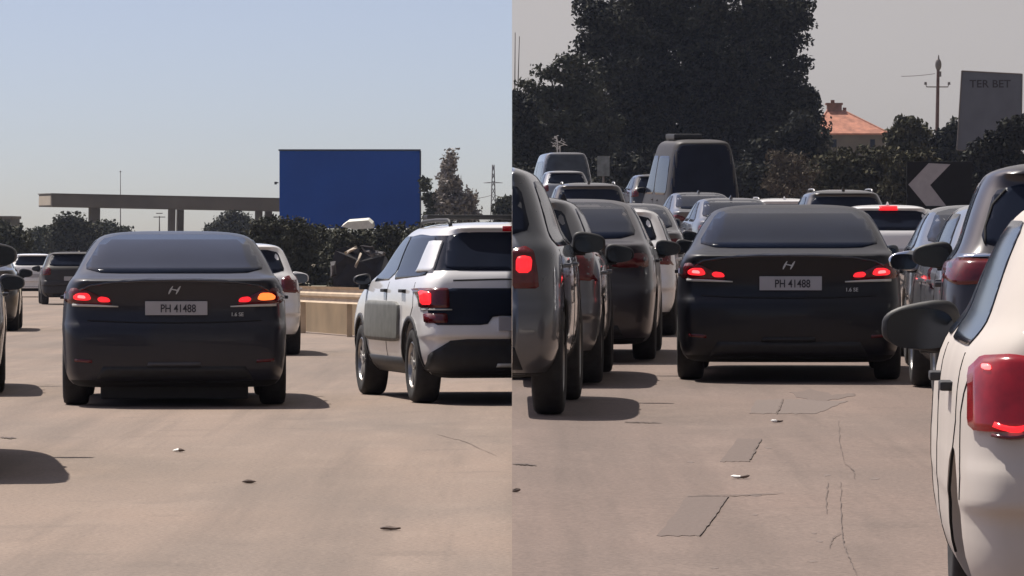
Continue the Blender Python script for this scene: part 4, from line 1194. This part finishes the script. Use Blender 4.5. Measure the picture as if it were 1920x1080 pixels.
for x0 in (1560, 1632):
    bm = bmesh.new(); box(bm, (x0 - 1600) * k, (x0 + 9 - 1600) * k, .46, .52, ze - 1.5, ze - .7); from_bm('window', bm, M_glass, hs)
tag(hs, 'house with a hipped terracotta tile roof and squat chimney', 'house'); hs['half'] = 'R'

# wooden utility pole with bracket arms
D = 360; k = D / FPX
p0 = pix(1757, 250, D); pole = empty('utility_pole', (p0.x, D, 2.6)); zt = pix(1759, 112, D).z - 2.6
M_wood = mat('reddish_wood', (.12, .07, .06), rough=.85, var=.25, vscale=3)
bm = bmesh.new(); tube(bm, [(-.08, 0, 0), (0, 0, zt * .6), (.08, 0, zt)], [.17, .14, .11], 10); from_bm('post', bm, M_wood, pole)
za = pix(1755, 163, D).z - 2.6
bm = bmesh.new()
tube(bm, [(-.86, 0, za + .22), (-.80, 0, za), (0, 0, za), (.80, 0, za), (.86, 0, za + .22)], .045, 8); 
for s in (-1, 1): bmesh.ops.create_cone(bm, cap_ends=True, segments=10, radius1=.12, radius2=.09, depth=.2, matrix=Matrix.Translation((s * .88, 0, za + .26)))
from_bm('cross_arm', bm, M_steel, pole)
bm = bmesh.new()
bmesh.ops.create_uvsphere(bm, u_segments=12, v_segments=8, radius=1)
for v in bm.verts: v.co = Vector((.08 + v.co.x * .24, v.co.y * .2, zt - .38 + v.co.z * .46))
r2 = bmesh.ops.create_cone(bm, cap_ends=True, segments=10, radius1=.09, radius2=.03, depth=.4, matrix=Matrix.Translation((.10, 0, zt + .15)))
from_bm('transformer', bm, M_steel, pole)
bm = bmesh.new(); box(bm, .13, .30, -.12, .12, pix(0, 144, D).z - 2.6, pix(0, 134, D).z - 2.6, bev=.03); from_bm('insulator', bm, M_steel, pole)
tag(pole, 'reddish utility pole with an upturned bracket arm above the small trees', 'utility pole'); pole['half'] = 'R'
wire(pix(1690, 143, 360), pix(1753, 138, 360), .05, .022, 'thin wire running left from the utility pole')

# signboard on posts, right edge
D = 250; k = D / FPX
M_board = mat('blue_grey_board', (.12, .13, .15), rough=.6, var=.12, vscale=.8)
M_boardt = mat('faded_letters', (.035, .03, .035), rough=.7, var=.1)
c0 = pix(1856, 210, D); sb = empty('signboard', (c0.x, D, 2.35))
bm = bmesh.new()
q = [pix(x, y, D) for x, y in ((1794, 281), (1914, 290), (1916, 139), (1803, 133))]
q = [Vector((v.x - c0.x, 0, v.z - 2.35)) for v in q]
va = [bm.verts.new(v) for v in q]; vb = [bm.verts.new(v + Vector((0, .22, 0))) for v in q]
bm.faces.new(va); bm.faces.new(vb[::-1])
for i in range(4): bm.faces.new((va[i], va[(i + 1) % 4], vb[(i + 1) % 4], vb[i]))
bmesh.ops.recalc_face_normals(bm, faces=bm.faces)
pn = from_bm('panel', bm, M_board, sb)
bm = bmesh.new()
for a_, b_ in zip(q, q[1:] + q[:1]): tube(bm, [a_ + Vector((0, -.01, 0)), b_ + Vector((0, -.01, 0))], .035, 6)
from_bm('frame', bm, M_steel, sb)
tz = pix(0, 164, D).z - 2.35
text_mesh('TER BET', .56, ((1856 - 1856) * k, -.02, tz), M_boardt, pn, 'lettering', squeeze=1.05)
for x in (-1.1, 1.1):
    bm = bmesh.new(); tube(bm, [(x, .3, 0), (x, .3, 4.5)], .09, 8); from_bm('post', bm, M_steel, sb)
tag(sb, 'blue grey signboard with faded dark lettering at the right edge', 'signboard'); sb['half'] = 'R'

# chevron sign
D = 150; k = D / FPX
c0 = pix(1765, 345, D); cs = empty('chevron_sign', (c0.x, D, gz('R', D)))
zr0 = gz('R', D)
def Q(x, y): 
    v = pix(x, y, D); return (v.x - c0.x, v.z - zr0)
bm = bmesh.new(); a_ = Q(1700, 392); b_ = Q(1822, 303); box(bm, a_[0], b_[0], 0, .05, a_[1], b_[1], bev=.01)
pn = from_bm('panel', bm, mat('sign_black', (.006, .006, .007), rough=.9, var=.1), cs)
bm = bmesh.new()
P_ = [Q(x, y) for x, y in ((1741, 306), (1782, 308), (1744, 347), (1774, 386), (1736, 386), (1703, 346))]
va = [bm.verts.new((x, -.003, z)) for x, z in P_]; vb = [bm.verts.new((x, -.008, z)) for x, z in P_]
bm.faces.new(va); bm.faces.new(vb[::-1])
for i in range(6): bm.faces.new((va[i], va[(i + 1) % 6], vb[(i + 1) % 6], vb[i]))
bmesh.ops.recalc_face_normals(bm, faces=bm.faces)
from_bm('chevron_arrow', bm, mat('sign_grey_white', (.36, .34, .35), rough=.5, var=.08), pn)
for x in (-.75, .75):
    bm = bmesh.new(); tube(bm, [(x, .09, -.2), (x, .09, b_[1] - .1)], .04, 8); from_bm('post', bm, M_steel, cs)
tag(cs, 'black sign with a single pale chevron pointing left', 'road sign'); cs['half'] = 'R'
# small pale panel on a post beside the minibus
bm = bmesh.new(); a_ = pix(1120, 330, 200); b_ = pix(1143, 293, 200)
ps = empty('road_sign', ((a_.x + b_.x) / 2, 200, 2.25)); hw_ = (b_.x - a_.x) / 2
box(bm, -hw_, hw_, 0, .04, a_.z - 2.25, b_.z - 2.25, bev=.01); from_bm('panel', bm, mat('pale_panel', (.17, .19, .19), rough=.5, var=.3, vscale=4), ps)
bm = bmesh.new(); tube(bm, [(0, .08, -.3), (0, .08, b_.z - 2.4)], .04, 8); from_bm('post', bm, M_steel, ps)
tag(ps, 'small pale panel on a post right of the grey minibus', 'road sign'); ps['half'] = 'R'
# antennas at the half line over the trees
for x0, x1, yt, lb in ((965, 965, 61, 'taller of two thin aerials at the half line'), (970, 973, 68, 'shorter leaning aerial right beside the half line')):
    bm = bmesh.new(); a_ = pix(x0, 200, 290); b_ = pix(x1 + 1, yt, 290); tube(bm, [Vector((a_.x, 290, 2.5)), a_, b_], [.06, .04, .02], 6)
    o = from_bm('aerial', bm, M_steel); tag(o, lb, 'aerial'); 

# ------------------------------------------------------------------ road details
def gp_(px, py, side):
    """point of the road surface seen at that pixel"""
    lo_, hi_ = 8.0, 120.0
    for _ in range(50):
        m_ = (lo_ + hi_) / 2
        v = pix(px, py, m_)
        if v.z > gz(side, v.y): lo_ = m_
        else: hi_ = m_
    v = pix(px, py, lo_); v.z = gz(side, v.y); return v
def flat_patch(name, pts, side, m, label, cat, lift=.0025, thick=.006):
    bm = bmesh.new()
    P3 = [gp_(x, y, side) for x, y in pts]
    va = [bm.verts.new(p + Vector((0, 0, lift))) for p in P3]
    f = bm.faces.new(va)
    f.normal_update()
    if f.normal.z < 0: f.normal_flip()
    ex = bmesh.ops.extrude_face_region(bm, geom=[f])
    for v in [g for g in ex['geom'] if isinstance(g, bmesh.types.BMVert)]: v.co.z -= lift + thick
    bmesh.ops.recalc_face_normals(bm, faces=bm.faces)
    o = from_bm(name, bm, m); tag(o, label, cat) if cat else tag(o, label, kind='structure'); return o
M_patch = mat('old_tar_patch', (.140, .106, .091), rough=.9, var=.12, vscale=45, bump=.4)
M_patch2 = mat('faint_patch', (.158, .124, .109), rough=.9, var=.12, vscale=45, bump=.4)
M_stain = mat('road_spot', (.165, .128, .112), rough=.9, var=.15, vscale=30)
M_stainL = mat('pale_road_spot', (.205, .158, .132), rough=.9, var=.15, vscale=30)
M_crack = mat('dark_crack', (.125, .097, .085), rough=.95, var=.3, vscale=8)
def rag_edge(pts, n, amp, seed):
    amp *= 1.9
    rs = random.Random(seed); q = []
    for i in range(len(pts)):
        a = pts[i]; b = pts[(i + 1) % len(pts)]
        for j in range(n): q.append((lerp(a[0], b[0], j / n) + (rs.uniform(-amp, amp) if j else 0), lerp(a[1], b[1], j / n) + (rs.uniform(-amp, amp) * .5 if j else 0)))
    return q
def crack(pts, wdt, side, label, m=M_crack, seed=1):
    rs = random.Random(seed); up, dn = [], []
    fine = []
    for (x0, y0), (x1, y1) in zip(pts[:-1], pts[1:]):
        for j in range(9): fine.append((lerp(x0, x1, j / 9) + rs.uniform(-1.5, 1.5), lerp(y0, y1, j / 9) + rs.uniform(-.7, .7)))
    fine.append(pts[-1])
    for i, (x, y) in enumerate(fine):
        ww = .7 * wdt * (.4 + .6 * math.sin(math.pi * (i + .5) / len(fine))) * rs.uniform(.6, 1.2)
        q0 = fine[max(0, i - 1)]; q1 = fine[min(len(fine) - 1, i + 1)]; d = Vector((q1[0] - q0[0], q1[1] - q0[1])).normalized()
        up.append((x - d.y * ww / 2, y + d.x * ww / 2)); dn.append((x + d.y * ww / 2, y - d.x * ww / 2))
    bm = bmesh.new()
    A = [bm.verts.new(gp_(x, y, side) + Vector((0, 0, .006))) for x, y in up]; B = [bm.verts.new(gp_(x, y, side) + Vector((0, 0, .006))) for x, y in dn]
    for i in range(len(A) - 1): bm.faces.new((A[i], A[i + 1], B[i + 1], B[i]))
    bmesh.ops.recalc_face_normals(bm, faces=bm.faces)
    if sum(f.normal.z for f in bm.faces) < 0: bmesh.ops.reverse_faces(bm, faces=bm.faces)
    o = from_bm('crack', bm, m); tag(o, label, kind='structure'); return o
flat_patch('road_patch', rag_edge([(1231, 1005), (1312, 1006), (1366, 932), (1290, 930)], 8, 1.5, 1), 'R', M_patch, 'dark slanted tar patch lowest on the brown road', None)
flat_patch('road_patch', rag_edge([(1350, 866), (1404, 866), (1428, 824), (1383, 822)], 8, 1.2, 2), 'R', M_patch, 'small slanted tar patch below the white litter', None)
flat_patch('road_patch', rag_edge([(1458, 776), (1530, 776), (1590, 752), (1472, 749)], 8, 1.2, 3), 'R', M_patch2, 'pale tar patch near the saloon', None)
flat_patch('road_patch', rag_edge([(1405, 776), (1455, 776), (1466, 750), (1418, 750)], 8, 1.2, 4), 'R', M_patch2, 'faint tar patch near the saloon', None)
flat_patch('road_patch', rag_edge([(1480, 736), (1520, 729), (1560, 741), (1602, 738), (1602, 743), (1550, 752), (1500, 746)], 4, 2, 5), 'R', M_patch, 'long dark stain under the saloon', None)
crack([(1312, 1006), (1340, 968), (1366, 932)], 5, 'R', 'crack along the lowest patch', seed=1)
crack([(1404, 866), (1416, 845), (1428, 824)], 4, 'R', 'crack along the middle patch', seed=2)
crack([(1457, 777), (1463, 762), (1468, 749)], 5, 'R', 'crack along the upper patch', seed=3)
crack([(1577, 905), (1576, 950), (1578, 1000), (1584, 1030), (1600, 1065), (1606, 1080)], 3, 'R', 'long thin crack down the brown road', seed=4)
crack([(1552, 905), (1549, 940), (1550, 965)], 2.4, 'R', 'short crack left of the long one', seed=5)
crack([(1170, 792), (1205, 793), (1240, 794)], 2.2, 'R', 'thin cross crack beside the shadows', seed=6)
crack([(960, 871), (985, 872), (1006, 874)], 3.5, 'R', 'thin dark line at the half line', seed=7)
crack([(1290, 932), (1380, 930), (1470, 926)], 1.6, 'R', 'faint cross crack', seed=8)
crack([(1573, 790), (1574, 830), (1584, 870)], 1.8, 'R', 'faint long crack', seed=9)
crack([(0, 821), (15, 822), (30, 822)], 4, 'L', 'thin dark line at the left edge', seed=10)
crack([(820, 815), (870, 828), (930, 855)], 1.2, 'L', 'faint curved crack on the pale road', M_stainL, seed=11)
rsd = random.Random(5)
for k in range(11):
    x, y = rsd.uniform(1240, 1700), rsd.uniform(800, 1070)
    n = rsd.randint(7, 11); r_ = rsd.uniform(3, 8)
    flat_patch('stain', [(x + math.cos(i * 6.283 / n) * r_ * rsd.uniform(.6, 1.5) * 1.4, y + math.sin(i * 6.283 / n) * r_ * .35 * rsd.uniform(.6, 1.3)) for i in range(n)], 'R', M_stain, 'small worn spot in the brown road', None, lift=.0012)
crack([(1578, 1000), (1560, 1012), (1555, 1030)], 2, 'R', 'side branch of the long crack', seed=21)
crack([(1584, 870), (1600, 884), (1602, 900)], 1.6, 'R', 'side branch of the faint crack', seed=22)
def litter(px, py, side, L_, label, m, m2, seed):
    p = gp_(px, py, side); rs = random.Random(seed)
    bm = bmesh.new()
    r = bmesh.ops.create_uvsphere(bm, u_segments=12, v_segments=8, radius=1)
    for v in bm.verts:
        q = v.co; kx = 1 + .25 * math.sin(q.x * 3 + seed)
        v.co = Vector((q.x * L_ / 2, q.y * L_ * .22 * kx + rs.uniform(-.004, .004), max(0, q.z * .5 + .5) * .018 * kx + rs.uniform(-.002, .002)))
    for f in bm.faces:
        f.smooth = True
        if f.calc_center_median().x > -L_ * .05: f.material_index = 1
    me = bpy.data.meshes.new('litter'); bm.to_mesh(me); bm.free(); me.materials.append(m); me.materials.append(m2)
    o = link_mesh('litter', me); o.location = p + Vector((0, 0, .004)); tag(o, label, 'litter'); return o
M_lit = mat('white_litter', (.8, .78, .75), rough=.6, var=.05); M_litd = mat('brown_litter', (.16, .12, .10), rough=.8, var=.3)
litter(335, 848, 'L', .085, 'white scrap of litter on the pale road below the plate of the left navy saloon', M_lit, M_litd, 1)
litter(467, 907, 'L', .085, 'brown scrap of litter on the pale road, middle one of three', M_litd, M_litd, 2)
litter(732, 995, 'L', .10, 'brown scrap of litter on the pale road, nearest the bottom', M_litd, M_litd, 3)
litter(1457, 793, 'R', .085, 'white scrap of litter below the right navy saloon, upper one', M_lit, M_litd, 4)
litter(1388, 898, 'R', .10, 'white scrap of litter between the two dark tar patches', M_lit, M_litd, 5)
litter(965, 924, 'R', .06, 'brown scrap of litter at the half line on the brown road', M_litd, M_litd, 6)

# ------------------------------------------------------------------ the two scenes meet along the plane x = 0: nothing crosses it
bpy.context.view_layer.update()
def root_of(o):
    while o.parent: o = o.parent
    return o
def half_of(o):
    r = root_of(o)
    if 'half' in r: return r['half']
    return None
for o in list(bpy.data.objects):
    if o.type != 'MESH' or o.name.startswith(('ground', 'haze')): continue
    mw = o.matrix_world
    bb_ = [(mw @ Vector(c)).x for c in o.bound_box]
    h = half_of(o)
    if h is None:
        r = root_of(o)
        cx = sum(bb_) / 8
        h = 'L' if cx < 0 else 'R'
    lo_, hi_ = min(bb_), max(bb_)
    if (h == 'L' and hi_ <= 0) or (h == 'R' and lo_ >= 0): continue
    if (h == 'L' and lo_ >= -.001) or (h == 'R' and hi_ <= .001):
        for ch in list(o.children): ch.parent = o.parent
        bpy.data.objects.remove(o); continue
    me = o.data.copy(); o.data = me
    bm = bmesh.new(); bm.from_mesh(me)
    inv = mw.inverted()
    co = inv @ Vector((-.002 if h == 'L' else .002, 0, 0)); no = (mw.transposed() @ Vector((1, 0, 0, 0))).to_3d().normalized()
    res = bmesh.ops.bisect_plane(bm, geom=bm.verts[:] + bm.edges[:] + bm.faces[:], dist=1e-5, plane_co=co, plane_no=no, clear_outer=(h == 'L'), clear_inner=(h == 'R'))
    es = [e for e in res['geom_cut'] if isinstance(e, bmesh.types.BMEdge) and e.is_valid]
    if es and not o.name.startswith('crown'):
        try: bmesh.ops.holes_fill(bm, edges=es, sides=0)
        except Exception: pass
    bm.to_mesh(me); bm.free()
for o in bpy.data.objects:
    if 'half' in o: del o['half']
for o in list(bpy.data.objects):
    if o.type == 'EMPTY' and not o.children:
        bpy.data.objects.remove(o)

# ------------------------------------------------------------------ air
HAZE = 0.00007
bm = bmesh.new(); box(bm, -400, 400, -40, 1000, -2.6, 45)
hz = from_bm('haze', bm)
hm = bpy.data.materials.new('haze_air'); hm.use_nodes = True
t = hm.node_tree
for n in list(t.nodes): t.nodes.remove(n)
ho = t.nodes.new('ShaderNodeOutputMaterial'); hv = t.nodes.new('ShaderNodeVolumePrincipled')
hv.inputs['Color'].default_value = (.62, .72, 1.0, 1); hv.inputs['Density'].default_value = HAZE; hv.inputs['Anisotropy'].default_value = .3
t.links.new(hv.outputs[0], ho.inputs['Volume'])
hz.data.materials.append(hm)
tag(hz, 'thin dusty haze over both roads', kind='stuff')
